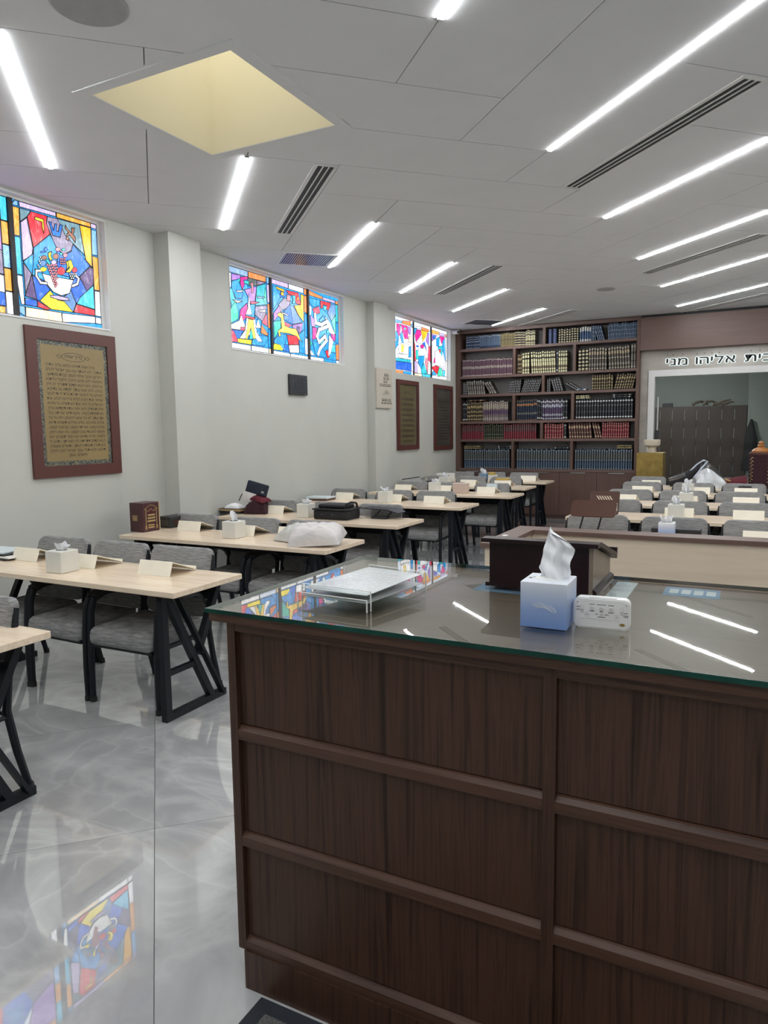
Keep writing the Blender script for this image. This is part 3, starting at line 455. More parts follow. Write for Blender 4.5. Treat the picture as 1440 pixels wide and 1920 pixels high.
'mid':[('wl',0,'11003,3342 11311,3359 11311,3323 11002,3311'),('or2',0,'11320,3360 11634,3354 11615,3308 11319,3310'),('wl',0,'11638,3333 11680,3330 11695,3076 11630,3077'),('co',0,'11021,2569 11315,2574 11314,2531 11020,2531'),('cy',0,'11333,2575 11678,2583 11687,2532 11332,2532'),('sb',0,'10993,3306 11129,3309 11051,3216 10999,3189'),('ma',0,'11137,3299 11267,3304 11309,3224 11186,3154 11099,3081 11050,3195'),('ye',0,'11275,3305 11579,3311 11505,3217 11360,3115 11344,3228'),('pu',0,'11578,3290 11629,3288 11612,3083 11503,3144'),('wh',0,'11221,3172 11343,3171 11351,3086 11150,3080'),('bl',0,'11351,3086 11449,3124 11537,2974 11448,3052'),('rd',0,'11007,3128 11056,3042 11076,2777 11008,2772'),('tl',0,'11096,2955 11165,2961 11180,2814 11093,2800'),('wh',0,'11183,2984 11501,3014 11481,2897 11215,2867'),('sb',0,'11180,2857 11427,2892 11426,2820 11299,2652 11178,2750'),('rk',0,'11611,3068 11694,3062 11691,2805 11571,2832'),('pk',0,'11499,2869 11589,2826 11549,2597 11461,2772'),('te',0,'11407,2768 11549,2589 11297,2573 11299,2652'),('li',0,'11016,2773 11161,2763 11123,2576 11021,2576'),('wh',0,'11161,2749 11263,2643 11245,2577 11132,2577'),('wh',0,'11589,2789 11691,2797 11697,2591 11567,2583'),('ma',0,'11421,3046 11397,3021 11340,3006 11284,3010 11262,3031 11285,3056 11341,3071 11398,3067'),('bl',0,'11201,3028 11185,3015 11149,3006 11112,3008 11098,3018 11113,3032 11149,3040 11186,3039'),],
'thr':[('or',0,'11736,3366 12079,3362 12079,3317 11735,3304'),('li',0,'12089,3355 12348,3354 12348,3312 12089,3310'),('or2',0,'12368,3353 12450,3354 12450,3316 12368,3314'),('wh',0,'11734,2572 12443,2585 12505,2522 11733,2523'),('pu',0,'11744,3287 12011,3294 11875,3227 11742,3155'),('wh',0,'11761,3171 11933,3234 11950,3116 11873,3049 11742,3110'),('sb',0,'11952,3236 12108,3282 12086,3115 11970,3103'),('ma',0,'12108,3297 12348,3301 12205,3164 12147,3226'),('sb',0,'12347,3278 12374,2866 12225,3083 12256,3223'),('te',0,'12028,3102 12245,3138 12223,2946 12123,2914 12046,3028'),('wh',0,'11742,3096 11892,3066 11851,2802 11737,2786'),('wb',0,'11891,2999 12046,3043 12323,2901 12302,2768 11907,2762'),('ma',0,'11852,2899 11909,2867 11889,2805 11822,2808'),('rd',0,'11745,2713 11907,2755 12082,2752 11983,2610'),('sb',0,'11744,2580 11830,2667 11963,2593'),('gr',0,'12002,2611 12082,2737 12181,2737 12219,2594 12021,2582'),('li',0,'12191,2737 12302,2742 12291,2699 12201,2700'),('cy',0,'12231,2694 12342,2702 12341,2594 12240,2595'),('wh',0,'12364,2858 12467,2874 12485,2595 12351,2595'),('wl',0,'12392,3306 12439,3307 12456,2880 12388,2883'),('bl',0,'11929,3255 11908,3231 11856,3216 11805,3220 11785,3240 11806,3264 11857,3279 11908,3275'),('rd',0,'12150,3038 12140,3010 12114,2997 12090,3006 12079,3031 12090,3059 12115,3072 12140,3064'),],
}

XG = -5.115
def strip(mb, a, b_, w, x0, x1):
    dy, dz = b_[0]-a[0], b_[1]-a[1]; L = math.hypot(dy, dz) or 1; ny, nz = -dz/L*w/2, dy/L*w/2; ey, ez = dy/L*w/2, dz/L*w/2
    mb.prism([(a[0]-ey+ny, a[1]-ez+nz), (a[0]-ey-ny, a[1]-ez-nz), (b_[0]+ey-ny, b_[1]+ez-nz), (b_[0]+ey+ny, b_[1]+ez+nz)], fyz, x0, x1)
def panel_glass(win, key, y0, y1, back):
    pn = MB().box(XG-.008, y0, GZ0, XG, y1, GZ1).part('glass_panel', 'g_'+back, win)
    came = MB(); i = 0; off = root_loc(win)
    for c, wd, pts in PANELS[key]:
        P = [tuple(float(t)/1000 for t in q.split(',')) for q in pts.split()]
        sn = lambda q, lo, hi: lo if q < lo+.030 else hi if q > hi-.030 else q
        P = [(sn(p[0], y0+.003, y1-.003), sn(p[1], GZ0+.003, GZ1-.003)) for p in P]
        i += 1; xt = XG+.003+i*9e-5
        if wd:
            mb = MB()
            for a, b_ in zip(P[:-1], P[1:]): strip(mb, a, b_, wd/1000, XG, xt)
            k = MB()
            for a, b_ in zip(P[:-1], P[1:]): strip(came, a, b_, wd/1000+.015, XG, xt-5e-5)
        else:
            small = len(P) == 8 and wd == 0 and max(p[0] for p in P)-min(p[0] for p in P) < .11
            mb = MB().prism(P, fyz, XG, xt, flip=sum(P[k][0]*P[(k+1) % len(P)][1]-P[(k+1) % len(P)][0]*P[k][1] for k in range(len(P))) < 0)
            for a, b_ in zip(P, P[1:]+P[:1]): strip(came, a, b_, .0035 if small else .0065, XG, xt+3e-5)
        mb.part('pane', 'g_'+c, pn, off=off)
    came.part('lead_came', 'lead', pn, off=off)
def lite(key, y0, y1, specs, border):
    """a lite the picture hardly shows: border blocks and a few large quarries"""
    out = []; n = 5
    for k in range(n):
        a = GZ0+.004+(GZ1-GZ0-.008)*k/n; b_ = a+(GZ1-GZ0-.008)/n-.006
        for s0, s1 in ((y0+.005, y0+.06), (y1-.06, y1-.005)): out.append((border[k % len(border)], 0, ' '.join('%d,%d' % (p[0]*1000, p[1]*1000) for p in ((s0, a), (s1, a), (s1, b_), (s0, b_)))))
    for k in range(2):
        s0 = y0+.065+(y1-y0-.13)*k/2; s1 = s0+(y1-y0-.13)/2-.006
        for z0, z1 in ((GZ0+.004, GZ0+.055), (GZ1-.055, GZ1-.004)): out.append((border[(k+2) % len(border)], 0, ' '.join('%d,%d' % (p[0]*1000, p[1]*1000) for p in ((s0, z0), (s1, z0), (s1, z1), (s0, z1)))))
    for c, P in specs:
        out.append((c, 0, ' '.join('%d,%d' % (1000*(y0+.065+(y1-y0-.13)*p[0]), 1000*(GZ0+.06+(GZ1-GZ0-.12)*p[1])) for p in P)))
    PANELS[key] = out
lite('left2', 2.93, 3.70, [('db', [(0,0),(1,0),(1,.13),(.5,.16),(0,.1)]), ('wl', [(0,.1),(.5,.16),(1,.13),(1,.30),(.4,.34),(0,.28)]), ('pg', [(.55,.34),(1,.31),(1,.52),(.7,.62)]), ('pu', [(.7,.62),(1,.54),(1,1),(.55,1)]),
    ('rd', [(0,.3),(.3,.34),(.25,.7),(0,.75)]), ('bl', [(.3,.34),(.55,.34),(.7,.62),(.5,.8),(.25,.7)]), ('dp', [(0,.75),(.25,.7),(.5,.8),(.5,1),(0,1)]), ('sb', [(.36,.45),(.44,.55),(.56,.5),(.5,.62),(.58,.72),(.44,.66),(.34,.72),(.38,.6),(.3,.52)])], ['wh', 'or', 'lb', 'or', 'cy'])
lite('left1', 2.21, 2.90, [('sb', [(0,0),(1,0),(1,.4),(0,.3)]), ('rd', [(0,.3),(.5,.36),(.4,.8),(0,.7)]), ('yl', [(.5,.36),(1,.4),(1,.9),(.4,.8)]), ('li', [(0,.7),(.4,.8),(1,.9),(1,1),(0,1)])], ['lb', 'li', 'or', 'wh'])
WIN = [('window_1', (2.20, 4.57), [('left1', 2.205, 2.905, 'wl'), ('left2', 2.93, 3.70, 'wl'), ('asher', 3.735, 4.535, 'sb')], 'stained-glass window above the large framed prayer, with a fruit bowl panel'),
       ('window_2', (6.21, 8.60), [('gad', 6.275, 7.005, 'sb'), ('naph', 7.035, 7.795, 'sb'), ('dan', 7.828, 8.560, 'sb')], 'stained-glass window above the wall clock, with tent, deer and snake panels'),
       ('window_3', (10.18, 12.46), [('zeb', 10.27, 10.965, 'wl'), ('mid', 10.985, 11.69, 'wl'), ('thr', 11.715, 12.435, 'wl')], 'stained-glass window beside the bookcase, with a ship panel')]
for nm, (a, b_), pans, lab in WIN:
    wn = thing(nm, lab, None, (XW-.06, (a+b_)/2, WZ0), kind='structure')
    f = MB(); t = .012; X0 = XW-.15
    f.box(X0, a, WZ0, XW+.006, b_, WZ0+t); f.box(X0, a, WZ1-t, XW+.006, b_, WZ1); f.box(X0, a, WZ0+t, XW+.006, a+.004, WZ1-t); f.box(X0, b_-.004, WZ0+t, XW+.006, b_, WZ1-t)
    f.box(XG-.012, a+.004, WZ0+t, XG+.012, b_-.004, GZ0); f.box(XG-.012, a+.004, GZ1, XG+.012, b_-.004, WZ1-t)
    f.box(XG-.012, pans[-1][2], GZ0, XG+.012, b_-.004, GZ1); f.box(XG-.012, a+.004, GZ0, XG+.012, pans[0][1], GZ1)
    f.part('frame', 'white_trim', wn)
    for g0, g1 in zip(pans[:-1], pans[1:]):
        MB().box(XG-.01, g0[2]-.002, GZ0, XG+.022, g1[1]+.002, GZ1).part('mullion', 'lead', wn)
    for key, y0, y1, bk in pans: panel_glass(wn, key, y0, y1, bk)
# ---- back wall: stone-clad, with the header, the white door surround and the lobby beyond
DX0, DX1, DZ = -1.53, 1.9, 2.455
wb = MB().box(XW-.2, 13.05, 0, -1.75, 13.2, ZC+.05).box(-1.76, YB, 0, -1.63, 13.05, ZC).box(-1.63, YB, 2.56, DX1+.1, 13.05, ZC).box(DX1+.1, YB, 0, XR, 13.05, ZC)
single('wall_back', wb, 'travertine', 'stone-clad end wall around the lobby doorway', None, kind='structure')
single('trim_3', MB().box(-1.757, YS, 2.885, XR, YB, 3.415), 'walnut_case_h', 'brown wood header panel above the lit lettering', None, kind='structure')
single('trim_4', MB().box(-1.757, YS+.03, 3.415, XR, YB, ZC-.001), 'dark_slot', 'strip painted dark as the shadow gap between the wood header and the ceiling', None, kind='structure')  # solid strip, its dark colour stands in for shade above the header
dr = thing('door_1', 'white door surround with a glass door to the lobby', None, (0, YB, 0), kind='structure')
MB().box(-1.63, YB-.03, 0, DX0, 13.06, 2.56).part('door_jamb', 'white_trim', dr)
MB().box(DX1, YB-.03, 0, DX1+.1, 13.06, 2.56).part('door_jamb', 'white_trim', dr)
MB().box(DX0, YB-.03, DZ, DX1, 13.06, 2.56).part('door_head', 'white_trim', dr)
MB().box(DX0+.004, 12.975, .012, DX1-.004, 12.985, DZ-.004).part('pane', 'door_glass', dr)
hb = MB().tube([(-1.475, 12.93, 1.565), (-1.475, 12.93, 2.12)], .016, 10).tube([(-1.475, 12.93, 1.62), (-1.475, 12.98, 1.62)], .009, 8).tube([(-1.475, 12.93, 2.06), (-1.475, 12.98, 2.06)], .009, 8)
hb.part('handle', 'chrome', dr, True)
MB().box(-1.52, 12.955, 1.40, -1.44, 12.975, 1.555).part('lock_plate', 'bezel', dr)
# lobby shell
for nm, r_, lb in (('wall_lobby_back', (-3.2, 16.455, XR, 16.6), 'grey-green lobby wall behind the lockers'), ('wall_lobby_left', (-3.3, 13.2, -3.2, 16.6), 'lobby side wall beyond the bookcase'), ('wall_lobby_right', (XR, 13.2, XR+.1, 16.6), 'lobby side wall out of sight'), ('wall_lobby_pier', (-.145, 15.955, XR, 16.45), 'grey-green lobby wall face beside the lockers')):
    single(nm, MB().box(r_[0], r_[1], 0, r_[2], r_[3], 2.95), 'lobby_paint', lb, None, kind='structure')
single('ceiling_lobby', MB().box(-3.3, 13.05, 2.95, XR+.1, 16.6, 3.05), 'ceiling_paint', 'white lobby ceiling beyond the doorway', None, kind='structure')

# ================================================================== CEILING FIXTURES
ORD = ['first', 'second', 'third', 'fourth', 'fifth', 'sixth', 'seventh', 'eighth', 'ninth', 'tenth']
def uvbox(mb, u0, u1, v0, v1, z0, z1):
    mb.prism([uv2xy(u0, v0), uv2xy(u1, v0), uv2xy(u1, v1), uv2xy(u0, v1)], fxy, z0, z1); return mb
def light_bar(n, m0, lab, mat='led'):
    u = U0+PU*n; v0 = V0+PV*m0+.015; v1 = V0+PV*(m0+3)-.015
    for vv in (v0, v1):
        x, y = uv2xy(u, vv)
        if not (XW+.05 < x < XR-.05 and YF+.05 < y < 12.7): return False
    cx, cy = uv2xy(u, (v0+v1)/2)
    t = thing('ceiling_light', lab, 'light', (cx, cy, ZC), 0, 'slim light bars in the ceiling joints')
    uvbox(MB(), u-.015, u+.015, v0+.008, v1-.008, ZC-.007, ZC+.012).part('diffuser', mat, t)
    for a, b_ in ((v0, v0+.008), (v1-.008, v1)): uvbox(MB(), u-.016, u+.016, a, b_, ZC-.009, ZC+.012).part('cap', 'steel', t)
    return True
k = 0
for n in range(-5, 12, 2):
    names = {-1: 'light bar over the near left corner, beside the skylight', 1: 'light bar leading away from the far corner of the skylight', 3: 'light bar beside the square ceiling grille', 5: 'light bar above the far end of the deer window',
             7: 'light bar between two slot vents over the wall plaques', 9: 'light bar closest to the bookcase top'}
    light_bar(n, n+2, names.get(n, 'light bar of the window side behind the viewer, number %s' % ORD[(n+5)//2]))
nm = {2: 'light bar cut by the top edge of the picture', 4: 'dim long light bar over the glass counter', 6: 'bright light bar just past the first slot vent of the right side', 8: 'light bar second beyond the first slot vent of the right side', 10: 'light bar in front of the round ceiling speaker', 12: 'light bar closest to the brown header panel'}
for n in range(-2, 14, 2): light_bar(n, n-5, nm.get(n, 'light bar over the counter behind the viewer, number %s' % ORD[(n+2)//2]), 'led_dim' if n == 4 else 'led')
for n in range(-2, 18, 2): light_bar(n, n-11, 'light bar of the far side row, number %s' % ORD[(n+2)//2])
def slot_vent(c, m0, lab):
    u1 = U0+PU*(c+1)-.006; u0 = u1-.17; v0 = V0+PV*m0+.02; v1 = V0+PV*(m0+3)-.02
    cx, cy = uv2xy((u0+u1)/2, (v0+v1)/2)
    if not (XW < cx < XR-.4 and cy > YF+1): return
    t = thing('slot_vent', lab, 'vent', (cx, cy, ZC), 0, 'linear slot vents')
    fr = MB(); wb_ = [0, .030, .060, .072, .102, .114, .144, .170]
    uvbox(MB(), u0+.028, u0+.146, v0+.02, v1-.02, ZC-.002, ZC+.014).part('duct', 'dark_slot', t)
    for a, b_ in ((0, .028), (.146, .170)): uvbox(fr, u0+a, u0+b_, v0, v1, ZC-.006, ZC+.008)
    uvbox(fr, u0+.028, u0+.146, v0, v0+.02, ZC-.006, ZC+.008); uvbox(fr, u0+.028, u0+.146, v1-.02, v1, ZC-.006, ZC+.008)
    fr.part('frame', 'white_trim', t)
    for a in (.062, .104): uvbox(MB(), u0+a, u0+a+.009, v0+.02, v1-.02, ZC-.008, ZC+.006).part('blade', 'white_trim', t)
for c, m0, lab in ((1, 3, 'slot vent beside the skylight, mirroring the stained glass'), (5, 7, 'slot vent over the tables opposite the plaque'), (9, 11, 'slot vent in front of the bookcase top'), (4, 0, 'long slot vent over the glass counter'), (8, 4, 'slot vent between the light bars of the right side'), (12, 8, 'slot vent in front of the brown header panel')):
    slot_vent(c, m0, lab)
def grille(n, m, lab):
    u0 = U0+PU*n+.03; u1 = u0+PU-.06; v0 = V0+PV*m+.03; v1 = v0+PV-.06; cx, cy = uv2xy((u0+u1)/2, (v0+v1)/2)
    t = thing('ceiling_grille', lab, 'vent', (cx, cy, ZC)); fr = MB()
    uvbox(MB(), u0+.03, u1-.03, v0+.03, v1-.03, ZC-.001, ZC+.014).part('duct', 'dark_slot', t)
    for r_ in ((u0, u0+.03, v0, v1), (u1-.03, u1, v0, v1), (u0+.03, u1-.03, v0, v0+.03), (u0+.03, u1-.03, v1-.03, v1)): uvbox(fr, *r_, ZC-.006, ZC+.008)
    fr.part('frame', 'white_trim', t)
    for q in range(22):
        a = u0+.036+q*(u1-u0-.08)/21; uvbox(MB(), a, a+.009, v0+.03, v1-.03, ZC-.007, ZC+.006).part('louver', 'steel', t)
grille(2, 7, 'square louvred return air grille at the end of a slot vent'); grille(8, 13, 'square louvred grille near the security camera')
single('ceiling_speaker', MB().lathe([(.165, .0), (.165, -.006), (.155, -.010), (0.001, -.010)], 32, (-2.64, 2.37, ZC)), 'speaker_grey', 'large round grey speaker flush in the ceiling before the skylight', 'speaker', (-2.64, 2.37, ZC))
single('ceiling_speaker', MB().lathe([(.12, .0), (.12, -.006), (.11, -.010), (0.001, -.010)], 24, (-1.85, 10.1, ZC)), 'speaker_grey', 'small round speaker between the far light bars', 'speaker', (-1.85, 10.1, ZC))
lp = thing('lobby_fill_light', 'added round fill light on the unseen lobby ceiling beyond the doorway', 'light', (-1.5, 14.5, 2.95))  # fill lamp added out of view to brighten the lobby
MB().lathe([(.22, .0), (.22, -.03), (.20, -.04), (.001, -.04)], 24, (-1.5, 14.5, 2.95)).part('diffuser', 'led_lobby_fill', lp)
# ================================================================== BOOKCASE
BX0, BX1, BI0, BI1 = XW+.002, -1.76, -4.955, -1.81
bc = thing('bookcase', 'wall-wide walnut bookcase full of bound volumes, cupboards below', 'bookcase', ((BX0+BX1)/2, 12.9, 0))
MB().box(BX0, 13.02, .86, BX1, 13.05, 3.43).part('back_panel', 'case_back', bc)
MB().box(BX0, YS, 0, BI0, 13.02, 3.43).part('side_panel', 'walnut_case', bc); MB().box(BI1, YS, 0, BX1, 13.02, 3.43).part('side_panel', 'walnut_case', bc)
BZ = [.868, 1.413, 1.744, 2.242, 2.58, 3.079, 3.41]
MB().box(BX0, YS+.02, 3.43, BX1, 13.02, ZC-.002).part('filler', 'walnut_case_h', bc)
for i, z in enumerate(BZ): MB().box(BI0, YS+.002, z-.023, BI1, 13.02, z+(.023 if i < 6 else .02)).part('shelf_board', 'walnut_case_h', bc)
DIV = [[-3.935, -2.867], [-3.404], [-3.918, -2.859], [-3.384], [-3.917, -2.84], [-3.375]]
for i, ds in enumerate(DIV):
    for d in ds: MB().box(d-.024, YS+.001, BZ[i]+.023, d+.024, 13.02, BZ[i+1]-.023).part('divider', 'walnut_case', bc)
MB().box(BI0, YS+.05, 0, BI1, 13.0, .07).part('plinth', 'walnut_case_h', bc)
for k in range(5):
    x0 = -5.035+.6535*k+.002; x1 = x0+.6495
    d = MB().box(max(x0, BI0+.001), YS+.001, .072, min(x1, BI1-.001), YS+.02, .838).part('door', 'walnut_case', bc)
    xm = (x0+x1)/2; MB().box(xm-.13, YS-.010, .822, xm+.13, YS+.0005, .840).part('handle', 'steel', d)
# ---- books
FR = [(0, 1), (1, 1), (1, .10), (.72, 0), (.28, 0), (0, .10)]
def book_mb(mb, x, y, z, t, d, h, tilt=0, attr=None):
    """upright volume, spine to the front (-y)"""
    c, s_ = math.cos(R(tilt)), math.sin(R(tilt)); vs = []
    for zz in (0, 1):
        for fx, fy in FR:
            lx, lz = (fx)*t, zz*h
            if tilt > 0: lx2, lz2 = lx*c+lz*s_, lz*c+(t-lx)*s_
            else: lx2, lz2 = lx*c+lz*s_, lz*c-lx*s_
            vs.append((x+lx2, y+fy*d, z+lz2)); attr.append((fx, fy, zz))
    n = 6; mb.add(vs, [tuple(range(n))[::-1], tuple(range(n, 2*n))]+[(i, (i+1) % n, n+(i+1) % n, n+i) for i in range(n)])
def set_frac(me, attr):
    a = me.attributes.new('frac', 'FLOAT_VECTOR', 'POINT'); a.data.foreach_set('vector', [q for p in attr for q in p])
UNIT = {}
def unit_book(style):
    if style not in UNIT:
        mb = MB(); at = []; book_mb(mb, 0, 0, 0, 1, 1, 1, 0, at); me = mb.mesh('book', style); set_frac(me, at); UNIT[style] = me
    return UNIT[style]
STUFF = []      # volumes past the limit, joined into one object
ORDS = ORD+['eleventh', 'twelfth', 'thirteenth', 'fourteenth', 'fifteenth', 'sixteenth', 'seventeenth', 'eighteenth', 'nineteenth', 'twentieth', 'twenty-first', 'twenty-second']
def nth(label, k, n):
    if n < 2: return label
    return label+(', %s from left' if len(label.split()) < 14 else ', %s along') % ORDS[k]
def run(x, z, style, n, t, h, label, group, tilt=0, stuff=False, depth=.19, jit=.012, y=None):
    y = y or YS+.045
    for k in range(n):
        hh = h+random.uniform(-jit, jit); tt = t*random.uniform(.92, 1.06)
        if stuff: STUFF.append((style, x, y+random.uniform(0, .012), z, tt*.96, depth, hh, tilt))
        else:
            o = bpy.data.objects.new('book', unit_book(style)); COL.objects.link(o); o.scale = (tt*.96, depth, hh)
            s_ = math.sin(R(tilt)); o.location = (x, y+random.uniform(0, .012), z+(tt*s_ if tilt > 0 else 0)); o.rotation_euler = (0, R(tilt), 0)
            tag(o, nth(label, k, n), 'book', group)
        x += tt/max(.3, math.cos(R(tilt)))
    return x
def lying(x, z, n, style, w, label, group, th=.035):
    for k in range(n):
        o = bpy.data.objects.new('book', unit_book(style)); COL.objects.link(o); o.scale = (th*.95, .19, w*random.uniform(.92, 1.0)); o.rotation_euler = (0, R(90), 0); o.location = (x, YS+.05, z+th*(k+1)); tag(o, label+((', lower one', ', upper one')[k] if n == 2 else ''), 'book', group)
Z = [b_+.0235 for b_ in BZ]
# top shelf
x = run(-4.86, Z[5], 'navy_silver', 10, .027, .235, '', '', stuff=True); x = run(x, Z[5], 'blue_plain', 16, .0255, .235, '', '', stuff=True); x = run(x, Z[5], 'olive_gold', 11, .025, .245, '', '', stuff=True)
x = run(x, Z[5], 'black_gold', 7, .030, .255, 'black volume with gold bands, in the top shelf set beside the cream spines', 'black and gold set, top shelf left'); x = run(x, Z[5], 'cream_black', 6, .030, .26, 'cream and black volume at the right end of the upper left shelf', 'cream set, top shelf left')
x = run(-3.32, Z[5], 'royal_blue', 2, .085, .245, 'wide plain royal blue volume on the top shelf', 'royal blue pair, top shelf'); x = run(x+.02, Z[5], 'black_gold', 8, .045, .24, 'thick black volume with cream bands, right half of the top shelf', 'thick black set, top shelf right')
x = run(x+.01, Z[5], 'white_blue', 5, .040, .245, 'volume banded white over blue, middle of the top right shelf', 'white and blue set, top shelf'); x = run(x, Z[5], 'slate_blue', 3, .026, .25, 'upright slate blue volume before the leaning run on the top shelf', 'upright slate trio, top shelf')
x = run(x+.03, Z[5], 'slate_blue', 4, .030, .25, '', '', tilt=-16, stuff=True); run(x+.05, Z[5], 'slate_blue', 19, .0265, .262, '', '', tilt=-4, stuff=True)
# second shelf
run(-4.935, Z[4], 'purple_cream', 32, .0305, .30, '', '', stuff=True)
x = run(-3.87, Z[4], 'dark_gold', 4, .022, .36, 'thin dark volume at the left of the gold second-shelf compartment', 'thin dark set, second shelf'); x = run(x, Z[4], 'cream_black', 3, .045, .36, 'broad cream volume left of the leaning gold set, second shelf', 'broad cream set, second shelf')
x = run(x+.035, Z[4], 'cream_black', 11, .041, .37, 'gilt cream volume of the long slightly leaning set, second shelf', 'long gilt set, second shelf', tilt=-3); x = run(x, Z[4], 'black_silver', 1, .04, .37, 'single black volume between two gilt cream sets, second shelf', None)
x = run(x, Z[4], 'cream_black', 4, .041, .37, 'gilt cream volume right of the single black volume, second shelf', 'short gilt set, second shelf')
x = run(-2.79, Z[4], 'black_gold', 3, .062, .36, 'thick black and gold volume opening the right second-shelf compartment', 'thick black trio, second shelf'); x = run(x, Z[4], 'brown_silver', 7, .045, .38, 'brown tooled volume left of the leaning brown set, second shelf', 'brown set, second shelf')
x = run(x+.03, Z[4], 'brown_silver', 8, .046, .38, 'brown tooled volume of the leaning set, second shelf', 'leaning brown set, second shelf', tilt=-3); run(min(x, -1.91), Z[4], 'grey_brown', 2, .045, .40, 'tall grey volume closing the right end of the second shelf', 'tall grey pair, second shelf')
# third shelf
x = run(-4.93, Z[3], 'black_grey', 3, .034, .24, 'dark grey volume at the left end of the third shelf', 'dark grey trio, third shelf'); x = run(x+.01, Z[3], 'grey_brown', 8, .042, .25, 'worn grey-brown leaning volume, left of the third shelf', 'worn leaning set, third shelf', tilt=-6)
x = run(x+.09, Z[3], 'grey_brown', 3, .04, .24, 'worn grey-brown volume slumped at a steep angle, third shelf', 'slumped trio, third shelf', tilt=-30)
run(-4.03, Z[3], 'black_grey', 7, .030, .24, '', '', tilt=6, stuff=True); run(-3.80, Z[3], 'black_grey', 10, .030, .24, '', '', tilt=18, stuff=True)
x = run(-3.33, Z[3], 'black_grey', 2, .035, .23, 'upright black volume left of the leaning black set, third shelf right', 'upright black pair, third shelf'); x = run(x+.06, Z[3], 'black_grey', 4, .042, .24, 'black volume leaning in the right third-shelf compartment', 'leaning black set, third shelf', tilt=-16)
x = run(x+.22, Z[3], 'black_grey', 2, .04, .25, 'black volume slumped flat onto the white book, third shelf', 'slumped black pair, third shelf', tilt=-58)
lying(-2.80, Z[3], 1, 'white_blue', .17, 'single white book lying flat on the third shelf', None)
x = run(-2.55, Z[3], 'dark_gold', 9, .040, .26, 'dark gold-tooled upright volume, third shelf right', 'dark gilt upright set, third shelf'); run(x+.01, Z[3], 'dark_gold', 8, .038, .255, 'dark gold-tooled leaning volume at the right end of the third shelf', 'dark gilt leaning set, third shelf', tilt=13)
# fourth shelf
x = run(-4.93, Z[2], 'black_silver', 3, .03, .36, '', '', stuff=True); x = run(x, Z[2], 'dark_gold', 9, .036, .36, '', '', stuff=True); x = run(x, Z[2], 'lilac_cream', 13, .037, .36, '', '', stuff=True)
lying(-4.80, Z[2]+.372, 1, 'brown_gold', .34, 'dark book lying across the tops at the left of the fourth shelf', None, .03)
x = run(-3.875, Z[2], 'navy_orange', 11, .034, .37, 'navy volume with an orange band, fourth shelf middle', 'navy and orange set, fourth shelf'); x = run(x, Z[2], 'black_silver', 3, .034, .37, 'black volume with white bands between the navy and violet sets', 'black and white trio, fourth shelf')
x = run(x, Z[2], 'violet_white', 11, .033, .36, 'violet and white volume, fourth shelf middle', 'violet and white set, fourth shelf'); run(min(x, -2.98), Z[2], 'black_silver', 2, .045, .36, 'black volume at the right end of the fourth shelf middle compartment', 'black pair, fourth shelf')
run(-2.82, Z[2], 'black_silver', 21, .0468, .345, 'black volume with silver bands, fourth shelf right compartment', 'long black and silver set, fourth shelf', jit=.002)
lying(-2.81, Z[2]+.352, 2, 'cream_black', .23, 'cream book lying on the black set, left side of its compartment', 'cream pair lying on the black set', .034); lying(-2.20, Z[2]+.352, 2, 'black_silver', .34, 'black book lying on the black set, right side of its compartment', 'black pair lying on the black set', .034)
# fifth shelf
x = run(-4.94, Z[1], 'maroon', 11, .040, .27, 'maroon volume at the left end of the fifth shelf', 'maroon set, fifth shelf left'); x = run(x, Z[1], 'green_gold', 10, .038, .27, 'dark green gilt volume on the fifth shelf', 'dark green set, fifth shelf'); run(x, Z[1], 'maroon', 15, .042, .27, 'maroon volume right of the dark green set, fifth shelf', 'maroon set, fifth shelf middle')
x = run(-3.365, Z[1], 'red_gold', 8, .043, .265, 'bright red gilt volume on the fifth shelf', 'bright red set, fifth shelf'); x = run(x, Z[1], 'black_silver', 1, .05, .25, 'single dark volume beside the bright red set', None)
x = run(x+.05, Z[1], 'brown_gold', 9, .044, .265, 'brown gilt slightly leaning volume, fifth shelf right', 'brown leaning set, fifth shelf', tilt=-5); x = run(x+.05, Z[1], 'brown_gold', 3, .042, .26, 'brown gilt volume leaning hard against the red set, fifth shelf', 'brown steep trio, fifth shelf', tilt=-13)
run(x-.01, Z[1], 'red_gold', 12, .0385, .275, 'dull red gilt volume at the right end of the fifth shelf', 'dull red set, fifth shelf right')
# bottom shelf
run(-4.90, Z[0], 'steel_blue', 21, .0425, .35, 'steel blue volume, lowest shelf left compartment', 'steel blue set, lowest left', tilt=-1); lying(-4.90, Z[0]+.358, 2, 'olive_gold', .34, 'gilt book lying on the steel blue set at the left', 'gilt pair on the lowest left set', .033); lying(-4.24, Z[0]+.358, 2, 'black_silver', .28, 'dark book lying on the steel blue set, right of the gilt pair', 'dark pair on the lowest left set', .033)
run(-3.88, Z[0], 'steel_blue', 22, .0455, .35, 'steel blue volume, lowest shelf middle compartment', 'steel blue set, lowest middle'); lying(-3.19, Z[0]+.36, 1, 'black_silver', .28, 'black book lying on the middle steel blue set', None, .034)
run(-2.82, Z[0], 'steel_blue', 24, .0415, .35, '', '', stuff=True); lying(-2.10, Z[0]+.36, 2, 'olive_gold', .26, 'gilt book lying on the right-hand steel blue set', 'gilt pair on the lowest right set', .034)
sty = sorted(set(s_[0] for s_ in STUFF)); mb = MB(); at = []
for s_ in STUFF: mb.cur = sty.index(s_[0]); book_mb(mb, *s_[1:8], attr=at)
me = mb.mesh('shelved_volumes', sty); set_frac(me, at); o = bpy.data.objects.new('shelved_volumes', me); COL.objects.link(o)
tag(o, 'close-set thin volumes filling the remaining bookcase compartments', 'books', None, 'stuff')
